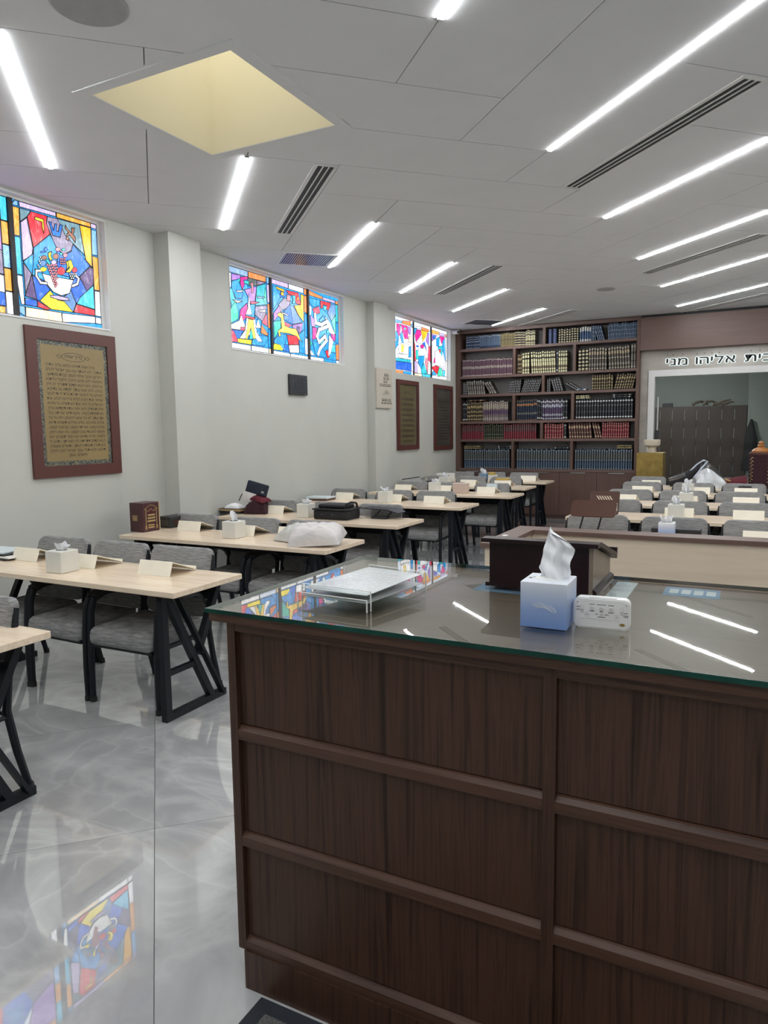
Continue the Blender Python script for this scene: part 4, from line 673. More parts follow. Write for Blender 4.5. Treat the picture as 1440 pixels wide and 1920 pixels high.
# ---- security camera in the corner
sc2 = thing('security_camera', 'small white dome security camera in the corner by the bookcase', 'camera', (-4.95, 12.52, 3.40))
MB().box(XW, 12.50, 3.36, -5.0, 12.54, 3.44).part('bracket', 'white_plastic', sc2)
MB().tube([(-5.0, 12.52, 3.40), (-4.9, 12.47, 3.39)], .036, 12).part('body', 'white_plastic', sc2, True)
MB().tube([(-4.9, 12.47, 3.39), (-4.892, 12.466, 3.389)], .026, 12).part('lens', 'black_plastic', sc2)
# ---- lit lettering over the door
sg = thing('wall_sign', 'black Hebrew lettering with a white halo above the lobby door', 'sign', (-.4, YB, 2.65))
YL = YB-.03
for word, x0, x1 in (('מני', -1.358, -1.031), ('אליהו', -.908, -.327), ('בית', -.189, .205)):
    glyphs = []
    for ch in word[::-1]:
        gv, gf = text_mb(ch, False, 1., 0., 0); hv = []; hf = []     # bold: the glyph drawn over itself in a small ring
        bv = []; bf = []
        for k in range(9):
            a = k*PI/4; r0 = 0 if k == 8 else .014; bf += [tuple(i+len(bv) for i in q) for q in gf]; bv += [Vector((v.x+r0*math.cos(a), v.y+r0*math.sin(a), k)) for v in gv]
            r1_ = .062; hf += [tuple(i+len(hv) for i in q) for q in gf]; hv += [Vector((v.x+r1_*math.cos(a), v.y+r1_*math.sin(a), k)) for v in gv]
        gv, gf = bv, bf; glyphs.append((gv, gf, min(v.x for v in gv), max(v.x for v in gv), hv, hf))
    tot = sum(g[3]-g[2] for g in glyphs); gap = .10; s_ = (x1-x0)/(tot+gap*(len(glyphs)-1)); pen = x0; sz = .130/.72
    for gv, gf, a, b_, hv, hf in glyphs:
        f = MB(); P = [(pen+(v.x-a)*s_, 2.630+v.y*sz) for v in gv]
        f.add([(p[0], YL-.012-2e-5*v.z, p[1]) for p, v in zip(P, gv)], gf); f.add([(p[0], YL, p[1]) for p in P], [q[::-1] for q in gf])
        lt = f.part('letter', 'ink', sg); mx = pen+(b_-a)*s_/2
        halo = MB(); halo.add([(pen+(v.x-a)*s_, YL+.003+2e-5*v.z, 2.630+v.y*sz) for v in hv], hf)
        halo.part('halo_light', 'halo', lt, off=root_loc(sg))
        MB().box(mx-.007, YL-.012, 2.790, mx+.007, YL, 2.802).part('dot', 'ink', lt, off=root_loc(sg))
        pen += (b_-a+gap)*s_

# ================================================================== COUNTER (reading desk front)
CX0, CX1, CY0, CY1 = -1.272, 2.6, 1.50, 2.32
ct = thing('counter', 'dark walnut panelled counter with a glass sheet on top', 'counter', (CX0, CY0, 0))
MB().box(CX0+.02, CY0+.026, .11, CX1, CY1, 1.088).part('carcass', 'walnut', ct)
MB().box(CX0+.022, CY0-.004, 0, CX1, CY1-.04, .118).part('plinth', 'walnut', ct)
MB().box(CX0, CY0, .118, CX0+.02, CY1, 1.088).part('end_panel', 'walnut', ct)
STX = [CX0+.02, -.390, .492, 1.374, 2.256]
for i, x in enumerate(STX):
    w_ = .006 if i == 0 else .028
    MB().box(x, CY0, .118, x+w_, CY0+.026, 1.088).part('stile', 'walnut', ct)
ZR = [.118, .437, .752, 1.062]; pm_ = MATS['walnut']
for i, x in enumerate(STX):
    xa = x+(.006 if i == 0 else .028); xb = STX[i+1] if i < len(STX)-1 else CX1
    for j, z in enumerate(ZR):
        if j < 3:   # sloping-topped rail
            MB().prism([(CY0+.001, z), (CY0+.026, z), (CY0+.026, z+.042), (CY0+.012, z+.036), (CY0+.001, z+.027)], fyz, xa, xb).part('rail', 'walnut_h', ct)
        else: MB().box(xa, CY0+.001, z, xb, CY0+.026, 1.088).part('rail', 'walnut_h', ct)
        if j < 3: MB().box(xa+.001, CY0+.016, z+.042, xb-.001, CY0+.0265, ZR[j+1]).part('panel', 'walnut', ct)
MB().box(-1.314, 1.486, 1.089, CX1+.03, 2.36, 1.1115).part('worktop', 'worktop_wood', ct)
MB().box(-1.318, 1.482, 1.0885, CX1+.03, 1.4859, 1.1118).part('edge_band', 'walnut_h', ct); MB().box(-1.318, 1.4859, 1.0885, -1.3141, 2.36, 1.1118).part('edge_band', 'walnut_h', ct)
gt = MB().box(-1.325, 1.474, 1.1125, CX1+.03, 2.365, 1.1245).part('glass_sheet', 'counter_glass', ct)
ge = MB(); ge.box(-1.3255, 1.4735, 1.1127, CX1+.03, 1.4755, 1.1243); ge.box(-1.3255, 1.4755, 1.1127, -1.3235, 2.3645, 1.1243); ge.box(-1.3235, 2.3635, 1.1127, CX1+.03, 2.3655, 1.1243)
ge.part('glass_edge', 'glass_edge', gt, off=root_loc(ct))
# ================================================================== low barrier beyond the counter
br = thing('platform_barrier', 'low platform barrier with brown rail and pale wood inside', 'barrier', (-1.23, 4.2, 0))
MB().box(-1.27, 4.205, 0, 2.6, 4.325, .975).part('barrier_wall', 'pale_panel', br); MB().box(-1.27, 3.62, 0, -1.185, 4.205, .975).part('barrier_wall', 'pale_panel', br)
MB().box(-1.29, 4.19, .975, 2.6, 4.345, 1.0).part('rail', 'walnut_case_h', br); MB().box(-1.29, 3.60, .975, -1.165, 4.19, 1.0).part('rail', 'walnut_case_h', br)
MB().box(-1.262, 3.88, 1.0, -1.235, 3.93, 1.001).part('sticker', 'white_paper', br)
# ================================================================== TABLES
def proto_table(L=2.06, D=.575):
    """origin: floor below the front corner nearest the aisle (x grows to the aisle end 0)"""
    t = thing('training_table', '', 'table')
    top = MB(); top.rbox(-L, 0, .728, 0, D, .76, .003, 1); top.part('tabletop', 'beech', t, off=(0, 0, 0))
    for xe in (-.15, -L+.15):
        T = .04; x = xe
        f = MB().box(x-.02, .04, .0, x+.02, .545, .040).part('leg_frame', 'black_metal', t, off=(0, 0, 0), label='black steel X-braced end frame')
        def p_(nm, mb, mt='black_metal'): mb.part(nm, mt, f, off=(0, 0, 0))
        p_('post', MB().box(x-.019, .042, .038, x+.019, .085, .728))
        p_('top_bar', MB().box(x-.02, .042, .690, x+.02, .53, .7285))
        p_('diagonal', MB().bar((x, .095, .70), (x, .425, .03), .038, .042, (1, 0, 0)))
        p_('diagonal', MB().bar((x+.028, .15, .70), (x+.028, .50, .03), .018, .040, (1, 0, 0)))
        p_('strut', MB().bar((x+.002, .515, .70), (x+.002, .318, .315), .036, .040, (1, 0, 0)))
        p_('crossbar', MB().bar((x, .080, .27), (x, .30, .27), .030, .030))
        p_('bolt', MB().tube([(x+.036, .335, .33), (x+.041, .335, .33)], .008, 8), 'chrome')
        p_('bolt', MB().tube([(x+.036, .49, .055), (x+.041, .49, .055)], .008, 8), 'chrome')
    MB().box(-L+.17, .50, .60, -.17, .525, .70).part('beam', 'black_metal', t, off=(0, 0, 0))
    return t
# ================================================================== CHAIRS
def proto_chair():
    """origin on the floor under the seat centre; the sitter faces -y"""
    c = thing('stacking_chair', '', 'chair'); W = .25
    s = MB(); s.rbox(-W, -.27, .368, W, .20, .478, .042, 3)
    s.v = [(x, y, z-(.018*((-y-.12)/.15)**2 if y < -.12 else 0)+(.006*math.cos(x/W*1.4))) for x, y, z in s.v]
    s.part('seat', 'fabric', c, True, (0, 0, 0))
    b = MB(); bm = bmesh.new(); pts = rrect(-W, .46, W, .88, .055, 4)
    f0 = bm.faces.new([bm.verts.new((p[0], -.024, p[1])) for p in pts]); ex = bmesh.ops.extrude_face_region(bm, geom=[f0])
    for v in [g for g in ex['geom'] if isinstance(g, bmesh.types.BMVert)]: v.co.y = .024
    bmesh.ops.recalc_face_normals(bm, faces=bm.faces[:])
    big = [f for f in bm.faces if len(f.verts) > 4]; eds = list({e for f in big for e in f.edges})
    bmesh.ops.bevel(bm, geom=eds, offset=.014, segments=2, profile=.5, affect='EDGES')
    b.bm(bm); b.v = [(x, y+.235+(z-.46)*.20-.022*(1-(x/W)**2)*-1-.01, z) for x, y, z in b.v]
    b.part('backrest', 'fabric', c, True, (0, 0, 0))
    MB().box(-W+.01, -.25, .350, W-.01, .20, .372).part('seat_pan', 'black_metal', c, False, (0, 0, 0))
    for sx in (-1, 1):
        x = sx*.262
        MB().tube([(x, -.235, .0), (x, -.235, .20), (x, -.228, .40), (x, -.215, .56), (x, -.19, .622), (x, -.14, .645)], [.0165, .0185, .020, .020, .020, .020], 8).part('leg', 'black_metal', c, True, (0, 0, 0))
        MB().tube([(x, .30, .0), (x, .25, .20), (x, .215, .40), (x, .235, .55), (x, .275, .72), (x*.93, .305, .84)], [.0165, .0185, .019, .018, .016, .014], 8).part('leg', 'black_metal', c, True, (0, 0, 0))
        MB().tube([(x, -.185, .630), (x, -.12, .652), (x, .0, .656), (x, .12, .645), (x, .20, .60), (x, .235, .55)], .0255, 8).part('armrest', 'black_plastic', c, True, (0, 0, 0))
        for y, z in ((-.235, 0), (.30, 0)): MB().tube([(x, y, 0), (x, y-.004 if y > 0 else y, .03)], .020, 8).part('foot_cap', 'rubber', c, True, (0, 0, 0))
        MB().tube([(x, -.228, .372), (x, .222, .372)], .011, 6).part('side_rail', 'black_metal', c, True, (0, 0, 0))
    MB().tube([(.262, -.236, .352), (.275, -.236, .352)], .009, 8).part('bolt', 'chrome', c, False, (0, 0, 0))
    MB().tube([(-.255, .225, .375), (.255, .225, .375)], .010, 6).part('cross_rail', 'black_metal', c, True, (0, 0, 0))
    return c
T0, C0 = proto_table(), proto_chair()
LROWS = [(-2.68, 1.435, 'first'), (-2.715, 2.785, 'second'), (-2.69, 4.27, 'third'), (-2.80, 5.65, 'fourth'), (-2.82, 7.26, 'fifth'), (-2.71, 8.72, 'sixth'), (-2.90, 10.01, 'seventh'), (-2.93, 11.22, 'eighth')]
RROWS = [(.46, 5.48, 'first'), (.46, 6.89, 'second'), (.43, 8.19, 'third'), (.41, 9.50, 'fourth'), (.39, 10.64, 'fifth')]
TLAB = ['beech table whose corner is cut by the left picture edge', 'beech table with one tissue box and three book rests, ahead of the glass counter', 'beech table holding the maroon box and two white mailer bags', 'beech table holding the black zipped case',
        'beech table fifth along the windows, below the stone plaque', 'beech table sixth along the windows, with a pale wood-grain box', 'beech table with the grey machine against the wall', 'beech table closest to the bookcase']
RLAB = ['beech table hidden behind the platform barrier, with the front music stand', 'beech table second in the block by the lobby door, with the rear music stand', 'beech table third in the block by the lobby door', 'beech table fourth in the block by the lobby door', 'beech table carrying the clear bag and the scroll case']
def place(proto, loc, lab, grp, rz=0):
    o = clone(proto); o.location = loc; o.rotation_euler = (0, 0, rz); o['label'] = lab; o['group'] = grp; return o
for (x, y, _), lab in zip(LROWS, TLAB): place(T0, (x, y, 0), lab, 'tables along the windows')
for (x, y, _), lab in zip(RROWS, RLAB): place(T0, (x, y, 0), lab, 'tables by the lobby door')
SEAT = ['window-side', 'middle', 'aisle-side']
for i, (x, y, od) in enumerate(LROWS):
    xs = [-4.345, -3.785, -3.235] if i == 1 else [x-1.63, x-1.07, x-.50]
    if i == 0: xs = [None, None, -3.145]
    if i == 2: xs = [-4.46, -3.78, -3.20]
    if i == 3: xs = [-4.55, -3.86, -3.29]
    if i == 4: xs = [-4.60, -3.95, -3.385]
    if i == 5: xs = [-4.39, -3.80, -3.17]
    if i == 6: xs = [-4.55, -3.95, -3.385]
    if i == 7: xs = [-4.60, -4.03, -3.46]
    for j, cx in enumerate(xs):
        if cx is None: continue
        place(C0, (cx+random.uniform(-.01, .01), y+(.325 if i else .275)+random.uniform(-.012, .012), 0), 'grey armchair in the %s window-side row from the viewer, %s seat' % (od, SEAT[j]), 'grey armchairs at the window tables', R(random.uniform(-2, 2)))
for i, (x, y, od) in enumerate(RROWS):
    xs = [[-1.145, -.55, .06], [-1.24, -.625, -.03], [-1.28, -.705, -.115], [-1.32, -.70, -.095], [-1.39, -.80, -.2]][i]
    for j, cx in enumerate(xs):
        place(C0, (cx, y+.36+random.uniform(-.01, .01), 0), 'grey armchair in the %s row of the lobby-door block, %s place from the aisle' % (od, ORD[j]), 'grey armchairs at the lobby-door tables', R(random.uniform(-2, 2)))
drop(T0); drop(C0)

# ================================================================== THINGS ON THE TABLES
TZ = .761
def book_rest_mesh(w):
    t = .004; pr = [(0, 0), (.030, .085), (.232, .012), (.232, .026), (.236, .026), (.236, .006), (.031, .0805), (.0045, 0)]
    mb = MB()
    out = [(0, 0), (.0285, .083), (.031, .0855), (.230, .0125), (.230, .027), (.2345, .027), (.2345, .006), (.0318, .0795), (.0045, 0)]
    mb.prism(out, fyz, 0, w, flip=True); return mb
BR = book_rest_mesh(.255).mesh('book_rest', 'cream_plastic')
def book_rest(x, y, lab, rz=0, me=BR):
    o = bpy.data.objects.new('book_rest', me); COL.objects.link(o); o.location = (x, y, TZ); o.rotation_euler = (0, 0, R(rz)); return tag(o, lab, 'book rest', 'cream folded book rests')
rests = [(-4.50, 3.11, 'cream book rest by the tissue box, window side of the second window-side table'), (-3.925, 3.085, 'cream book rest just aisle-side of the tissue box, second window-side table'), (-3.298, 3.09, 'largest-looking cream book rest, aisle end of the second window-side table'),
 (-4.478, 4.67, 'cream book rest between the small dark box and a tissue box'), (-3.87, 4.64, 'cream book rest just aisle-side of the tissue box, third window-side table'), (-3.406, 4.676, 'cream book rest half hidden behind the mailer bags'),
 (-4.575, 6.04, 'cream book rest beside the pile of velvet bags'), (-4.68, 7.68, 'cream book rest window side of the fifth window-side table'), (-3.99, 7.645, 'cream book rest behind the tissue box, fifth window-side table'), (-3.415, 7.575, 'cream book rest aisle end of the fifth window-side table'),
 (-4.55, 9.10, 'cream book rest window side of the sixth window-side table'), (-3.95, 9.12, 'cream book rest between a tissue box and the wood-grain box'), (-3.294, 9.05, 'cream book rest aisle end of the sixth window-side table, notepad behind'),
 (-4.50, 10.30, 'cream book rest near the grey machine, seventh window-side table'), (-4.02, 10.30, 'cream book rest behind a tissue box, seventh window-side table'), (-3.47, 10.30, 'cream book rest with a gold book on top'), (-3.42, 11.50, 'cream book rest on the table closest to the bookcase'),
 (-.05, 5.76, 'cream book rest cut by the right edge above the barrier'), (-.735, 7.20, 'cream book rest behind the tissue box, second lobby-door table'), (-.15, 7.19, 'cream book rest beyond the tissue box, second lobby-door table'), (-1.43, 8.50, 'cream book rest beside the rear music stand'), (-.79, 8.52, 'cream book rest behind the tissue box, third lobby-door table'), (-.185, 8.53, 'cream book rest far side of the third lobby-door table'),
 (-1.41, 9.80, 'cream book rest aisle end of the fourth lobby-door table'), (-.73, 9.82, 'cream book rest behind the tissue box, fourth lobby-door table'), (-.20, 9.82, 'cream book rest with a dark tablet on top'), (-1.44, 10.95, 'cream book rest in front of the brass pedestal')]
for x, y, lab in rests: book_rest(x, y, lab, random.uniform(-1.5, 1.5))
def tissue_mb(seed, w=.05, h=.08, n=28, tiers=9, lean=.2):
    """pulled-up paper tissue: a folded sleeve that flares and breaks off in ragged points"""
    rnd = random.Random(seed); ph = [rnd.uniform(0, 6.28) for _ in range(6)]; mb = MB(); vs = []
    for j in range(tiers):
        t = j/(tiers-1); rr = w*(.62+.55*t-.15*t*t)
        for k in range(n):
            a = 2*PI*k/n; fold = 1+.26*math.sin(3*a+ph[0])*t+.16*math.sin(5*a+ph[1]+t*2)+.10*math.sin(9*a+ph[2])
            zt = h*t*(1-.42*t*(.5+.5*math.sin(2*a+ph[3]))-.18*t*(.5+.5*math.sin(5*a+ph[4])))
            vs.append((rr*fold*math.cos(a)+lean*t*h, .62*rr*fold*math.sin(a), zt))
    fs = [(j*n+k, j*n+(k+1) % n, (j+1)*n+(k+1) % n, (j+1)*n+k) for j in range(tiers-1) for k in range(n)]
    mb.add(vs, fs); return mb
TIS = [tissue_mb(s_, .046, h_, lean=l_).mesh('tissue', 'tissue', 60) for s_, h_, l_ in ((1, .055, .1), (2, .085, .35), (3, .06, -.2), (4, .10, -.3), (5, .07, .15))]
def tissue_mesh_flame(h, w, lean, seed):
    """one sheet standing up to a point, like a folded flame"""
    rnd = random.Random(seed); mb = MB(); nu, nv = 17, 15
    p1, p2 = rnd.uniform(0, 6), rnd.uniform(0, 6)
    def fn(i, j):
        wd = w*(.60+.75*math.sin(min(1, j*1.12)*PI*.62)-1.05*max(0, j-.55)**1.2*1.5); wd = max(wd, .002)
        x = (i-.5)*wd+lean*h*j*j; y = .30*w*math.sin(i*PI*2.4+p1+1.2*j)*(1-.5*j)+.10*w*math.sin(i*13+p2+j*5)
        z = h*j*(1-.16*abs(i-.42)*2*j)
        return (x, y, z)
    mb.grid(nu, nv, fn); return mb
FLAME = tissue_mesh_flame(.085, .065, -.1, 3).mesh('tissue', 'tissue', 60)
def tissue_box(x, y, lab, v=0, s=.135, h=.135, rz=0, mat='white_box', grp='white tissue box covers', z=TZ):
    t = thing('tissue_box', lab, 'tissue box', (x+s/2, y+s/2, z), R(rz), grp)
    c = MB().rbox(-s/2, -s/2, 0, s/2, s/2, h, .004, 2); c.part('cover', mat, t, False, (0, 0, 0))
    MB().lathe([(.034, 0), (.034, .0012), (.001, .0012)], 16, (0, 0, h), 1.2, .8).part('opening', 'dark_slot', t, False, (0, 0, 0))
    o = bpy.data.objects.new('tissue', FLAME if v == 'f' else TIS[v]); COL.objects.link(o); o.parent = t; o.location = (0, 0, h); return t
tissue_box(-3.868, 2.895, 'white tissue box on the second window-side table', 0, rz=2)
tissue_box(-3.80, 4.47, 'white tissue box with a pointed tissue, beside the mailer bags', 'f')
tissue_box(-4.03, 5.87, 'white tissue box left of the black zipped case', 0)
tissue_box(-3.955, 7.46, 'white tissue box fifth along the window tables', 2)
tissue_box(-3.98, 9.0, 'cream tissue box beside the wood-grain box', 0)
tissue_box(-4.30, 10.12, 'white tissue box with spread tissue on the seventh window-side table', 4, .16)
tissue_box(-4.10, 11.42, 'blue tissue box on the table closest to the bookcase', 3, .12, .11, mat='blue_card', grp='blue tissue cartons')
tissue_box(-.63, 5.76, 'blue tissue carton rising above the barrier rail', 2, .115, .12, mat='tissue_carton', grp='blue tissue cartons')
tissue_box(-.69, 7.02, 'white tissue box with a long pointed tissue, second lobby-door table', 'f')
tissue_box(-.71, 8.36, 'white tissue box of the third lobby-door table', 'f')
tissue_box(-.79, 9.64, 'white tissue box with spread tissue, fourth lobby-door table', 4)
# ---- second window-side table: papers at the window end
for k, (mt, w_, dx, lb) in enumerate((('grey_leather', .30, 0, 'lowest dark folder in the paper pile at the left picture edge'), ('white_paper', .31, .01, 'white magazine second from the bottom of the pile at the left picture edge'), ('grey_leather', .28, -.03, 'dark magazine in the upper part of the pile at the left picture edge'), ('pale_card', .27, -.05, 'pale magazine on top of the pile at the left picture edge'))):
    single('magazine', MB().rbox(-.15+dx, -.11, 0, -.15+dx+w_, .11, .012, .002, 1), mt, lb, 'magazine', (-4.62, 3.17, TZ+.013*k), R(4*k-6), local=True)
# ---- third window-side table
bx = thing('slipcase', 'large maroon slipcase with gold arch print at the table end by the window', 'box', (-4.732, 4.55, TZ))
MB().rbox(-4.812, 4.457, TZ, -4.654, 4.645, TZ+.253, .003, 1).part('case', 'maroon_box', bx)
MB().box(-4.812, 4.6455, TZ+.002, -4.656, 4.656, TZ+.25).part('page_block', 'page_edge', bx)
e_ = MB(); e_.box(-4.775, 4.4555, TZ+.098, -4.722, 4.457, TZ+.102); e_.box(-4.775, 4.4555, TZ+.140, -4.722, 4.457, TZ+.144); e_.box(-4.777, 4.4555, TZ+.098, -4.773, 4.457, TZ+.144); e_.box(-4.724, 4.4555, TZ+.098, -4.720, 4.457, TZ+.144)
for q in range(3): e_.box(-4.768, 4.4555, TZ+.106+q*.011, -4.730, 4.457, TZ+.112+q*.011)
e_.part('spine_emblem', 'gold_print', bx)
a_ = MB(); X = -4.6539
for yy in (4.487, 4.610): a_.box(X, yy, TZ+.02, X+.0012, yy+.007, TZ+.19); a_.box(X, yy-.006, TZ+.02, X+.0012, yy+.013, TZ+.055)
arch = [(4.475+.15*k/12, TZ+.195+.035*math.sin(PI*k/12)) for k in range(13)]
for p, q in zip(arch[:-1], arch[1:]): strip(a_, p, q, .007, X, X+.0012)
sw = [(4.49+.12*k/12, TZ+.20-.022*abs(math.sin(2*PI*k/12))) for k in range(13)]
for p, q in zip(sw[:-1], sw[1:]): strip(a_, p, q, .004, X, X+.0012)
for q in range(3): a_.box(X, 4.505+q*.004, TZ+.085+q*.026, X+.0012, 4.598-q*.002, TZ+.099+q*.026)
for q in range(2): a_.box(X, 4.515, TZ+.03+q*.02, X+.0012, 4.585, TZ+.042+q*.02)
a_.part('arch_print', 'gold_print', bx)
MB().prism([(4.515, TZ+.160), (4.585, TZ+.160), (4.575, TZ+.176), (4.55, TZ+.184), (4.525, TZ+.176)], fyz, X, X+.0014).part('title_crown', 'maroon_velvet', bx)
sb = thing('small_box', 'small black leatherette box beside the maroon slipcase', 'box', (-4.68, 4.86, TZ))
MB().rbox(-4.757, 4.755, TZ, -4.630, 4.985, TZ+.098, .005, 2).part('body', 'grey_leather', sb); MB().rbox(-4.760, 4.752, TZ+.075, -4.627, 4.988, TZ+.104, .005, 2).part('lid', 'grey_leather', sb)
MB().box(-4.6299, 4.80, TZ+.02, -4.6285, 4.95, TZ+.066).part('print', 'stand_wood', sb)
MB().box(-4.735, 4.7535, TZ+.02, -4.66, 4.7551, TZ+.066).part('print', 'dim_paper', sb)
def mailer(name, w_, d_, h_, seed, mat, lab, loc, rz, tiltx=0, tilty=0):
    rnd = random.Random(seed); ph = [rnd.uniform(0, 6) for _ in range(8)]; mb = MB(); n = 30
    def prof(i, j, top):
        u = 2*i-1; v = 2*j-1; edge = max(0, (1-abs(u)**2.6)*(1-abs(v)**2.6))**.38
        wr = .09*math.sin(2.2*u+2*v+ph[0])+.05*math.sin(6*u-4*v+ph[1])+.03*math.sin(11*v+7*u+ph[2])+.02*math.sin(19*u+8*v+ph[3])
        z = h_*(edge*(1+wr) if top else .0)
        pinch = 1-.10*(abs(v)**3)*(1-abs(u)); pinch2 = 1-.10*(abs(u)**3)*(1-abs(v))
        return (u*w_/2*pinch, v*d_/2*pinch2, (.02*h_ if top else 0)+z)
    mb.grid(n, n, lambda i, j: prof(i, j, True)); k0 = len(mb.v)
    mb.grid(n, n, lambda i, j: prof(1-i, j, False))
    o = single(name, mb, mat, lab, 'bag', loc, R(rz), 'plastic mailer bags', smooth=70, local=True); o.rotation_euler = (R(tiltx), R(tilty), R(rz)); return o
mailer('mailer_bag', .42, .30, .12, 11, 'mailer_grey', 'pearly white mailer bag lying behind on the third window-side table', (-3.08, 4.60, TZ+.004), -14)
mailer('mailer_bag', .40, .30, .135, 5, 'mailer', 'grey-white mailer bag lying in front at the table corner', (-2.90, 4.49, TZ+.03), 18, 9, -4)
# ---- fourth window-side table
pc = thing('zipped_case', 'black zipped carrying case lying on the fourth window-side table', 'case', (-3.62, 5.95, TZ))
MB().rbox(-3.80, 5.82, TZ, -3.42, 6.08, TZ+.088, .012, 2).part('body', 'black_cloth', pc, True); MB().rbox(-3.81, 5.81, TZ+.09, -3.41, 6.09, TZ+.105, .006, 2).part('lid', 'black_cloth', pc, True)
pk = MB().rbox(-3.77, 5.85, TZ+.105, -3.46, 6.05, TZ+.145, .02, 3); pk.part('padded_pocket', 'black_cloth', pc, True)
MB().tube([(-3.47, 5.86, TZ+.09), (-3.455, 5.87, TZ+.15), (-3.44, 5.94, TZ+.165), (-3.435, 6.03, TZ+.15), (-3.43, 6.05, TZ+.09)], .011, 6).part('carry_handle', 'black_cloth', pc, True)
for x_ in (-3.70, -3.58): MB().tube([(x_, 5.815, TZ+.05), (x_, 5.821, TZ+.05)], .006, 8).part('stud', 'chrome', pc)
MB().box(-3.4195, 5.90, TZ+.05, -3.4165, 5.93, TZ+.092).part('buckle', 'chrome', pc)
MB().tube([(-3.42, 6.06, TZ+.02), (-3.39, 6.07, TZ+.004), (-3.36, 6.05, TZ+.003)], .004, 6).part('cord', 'white_paper', pc)
ls = thing('folding_stand', 'black folding laptop stand near the aisle end of the fourth window-side table', 'stand', (-3.2, 6.1, TZ))
MB().rbox(-3.285, 6.05, TZ, -3.12, 6.13, TZ+.022, .004, 1).part('base', 'black_plastic', ls)
MB().bar((-3.27, 6.10, TZ+.02), (-3.22, 6.13, TZ+.075), .02, .012).part('arm', 'black_metal', ls); MB().bar((-3.13, 6.10, TZ+.02), (-3.09, 6.13, TZ+.075), .02, .012).part('arm', 'black_metal', ls)
MB().prism([(-3.40, TZ+.094), (-3.40, TZ+.100), (-3.11, TZ+.092), (-3.0, TZ+.062), (-3.0, TZ+.056), (-3.11, TZ+.084)], fxz, 6.06, 6.24).part('tray', 'black_metal', ls)
# pile by the wall
bk1 = single('book', MB().box(-5.03, 5.90, TZ, -4.77, 6.08, TZ+.022), 'grey_leather', 'dark lower book under the velvet bag pile by the wall', 'book', (-4.9, 6.0, TZ))
g2 = thing('book', 'brown book with gilt edges under a white packet by the wall', 'book', (-4.9, 6.0, TZ+.023))
MB().box(-5.04, 5.89, TZ+.0232, -4.76, 6.07, TZ+.027).part('cover', 'stand_wood', g2); MB().box(-5.032, 5.893, TZ+.027, -4.765, 6.066, TZ+.047).part('page_block', 'page_edge', g2); MB().box(-5.04, 5.89, TZ+.047, -4.76, 6.07, TZ+.051).part('cover', 'stand_wood', g2)
mailer('packet', .17, .14, .045, 21, 'tissue', 'small white packet on the gilt-edged book by the wall', (-4.90, 5.98, TZ+.052), 8)
vb = mailer('velvet_bag', .24, .20, .15, 31, 'dark_velvet', 'dark maroon velvet bag slumped against the wall pile', (-4.63, 6.03, TZ+.003), 15)
mailer('velvet_bag', .20, .14, .05, 33, 'maroon_velvet', 'maroon velvet bag flap lying on top of the dark bag', (-4.60, 6.04, TZ+.135), -14, 4, 8)
nb = thing('tallit_bag', 'navy zipped bag leaning on the maroon velvet bag', 'bag', (-4.66, 6.04, TZ+.20), 0)
MB().rbox(-.12, -.03, .0, .12, .03, .125, .014, 2).part('body', 'navy_cloth', nb, True, (0, 0, 0)); MB().tube([(-.12, 0, .02), (-.16, -.005, -.06), (-.17, 0, -.12)], .005, 6).part('strap', 'black_cloth', nb, True, (0, 0, 0)); MB().box(.07, -.0315, .03, .10, -.030, .05).part('print', 'steel', nb, False, (0, 0, 0))
nb.rotation_euler = (R(-10), R(14), R(8))
MB().rbox(-.14, -.026, -.11, .02, .02, .005, .012, 2).part('clear_pocket', 'mailer', nb, True, (0, 0, 0))
# ---- fifth window-side table: folders at the wall
for k, (mt, lb) in enumerate((('stand_wood', 'brown folder under the papers by the wall, fifth window-side table'), ('pale_card', 'pale printed sheets on the brown folder by the wall'))):
    single('folder', MB().rbox(-4.96, 7.42, TZ+.022*k, -4.66, 7.66, TZ+.02+.022*k, .003, 1), mt, lb, 'folder', (-4.81, 7.54, TZ+.022*k), R(5*k))
# ---- sixth window-side table
single('wood_box', MB().rbox(-3.60, 8.95, TZ, -3.40, 9.06, TZ+.135, .004, 1).box(-3.502, 8.9485, TZ, -3.498, 8.951, TZ+.135), 'pale_wood_box', 'pale wood-grain box standing on the sixth window-side table', 'box', (-3.5, 9.0, TZ))
single('notepad', MB().rbox(-3.21, 9.22, TZ, -3.07, 9.27, TZ+.115, .002, 1), 'pale_card', 'pale upright notepad behind the aisle-end book rest', 'notepad', (-3.14, 9.24, TZ))
# ---- seventh window-side table
pr = thing('card_machine', 'grey machine with a blue display against the wall, tilted', 'machine', (-4.74, 10.18, TZ))
MB().prism([(-4.90, TZ), (-4.58, TZ), (-4.58, TZ+.12), (-4.90, TZ+.075)], fxz, 10.05, 10.32).part('body', 'printer_grey', pr)
MB().box(-4.88, 10.0485, TZ+.02, -4.80, 10.05, TZ+.065).part('display', 'teal_panel', pr); MB().prism([(-4.90, TZ+.08), (-4.60, TZ+.128), (-4.60, TZ+.14), (-4.90, TZ+.095)], fxz, 10.06, 10.30).part('lid', 'bezel', pr)
MB().prism([(-4.66, TZ+.12), (-4.50, TZ+.145), (-4.50, TZ+.15), (-4.66, TZ+.128)], fxz, 10.08, 10.28).part('paper_sheet', 'white_paper', pr)
single('cap', MB().lathe([(.10, 0), (.10, .02), (.08, .055), (.04, .072), (.001, .075)], 18, (-4.47, 10.12, TZ)), 'black_cloth', 'black skullcap beside the grey machine', 'cap', (-4.47, 10.12, TZ), smooth=True)
single('book', MB().rbox(-3.46, 10.33, TZ+.088, -3.26, 10.45, TZ+.115, .003, 1), 'gold_book', 'gold-coloured book lying on a book rest, seventh window-side table', 'book', (-3.36, 10.39, TZ+.088), 0)
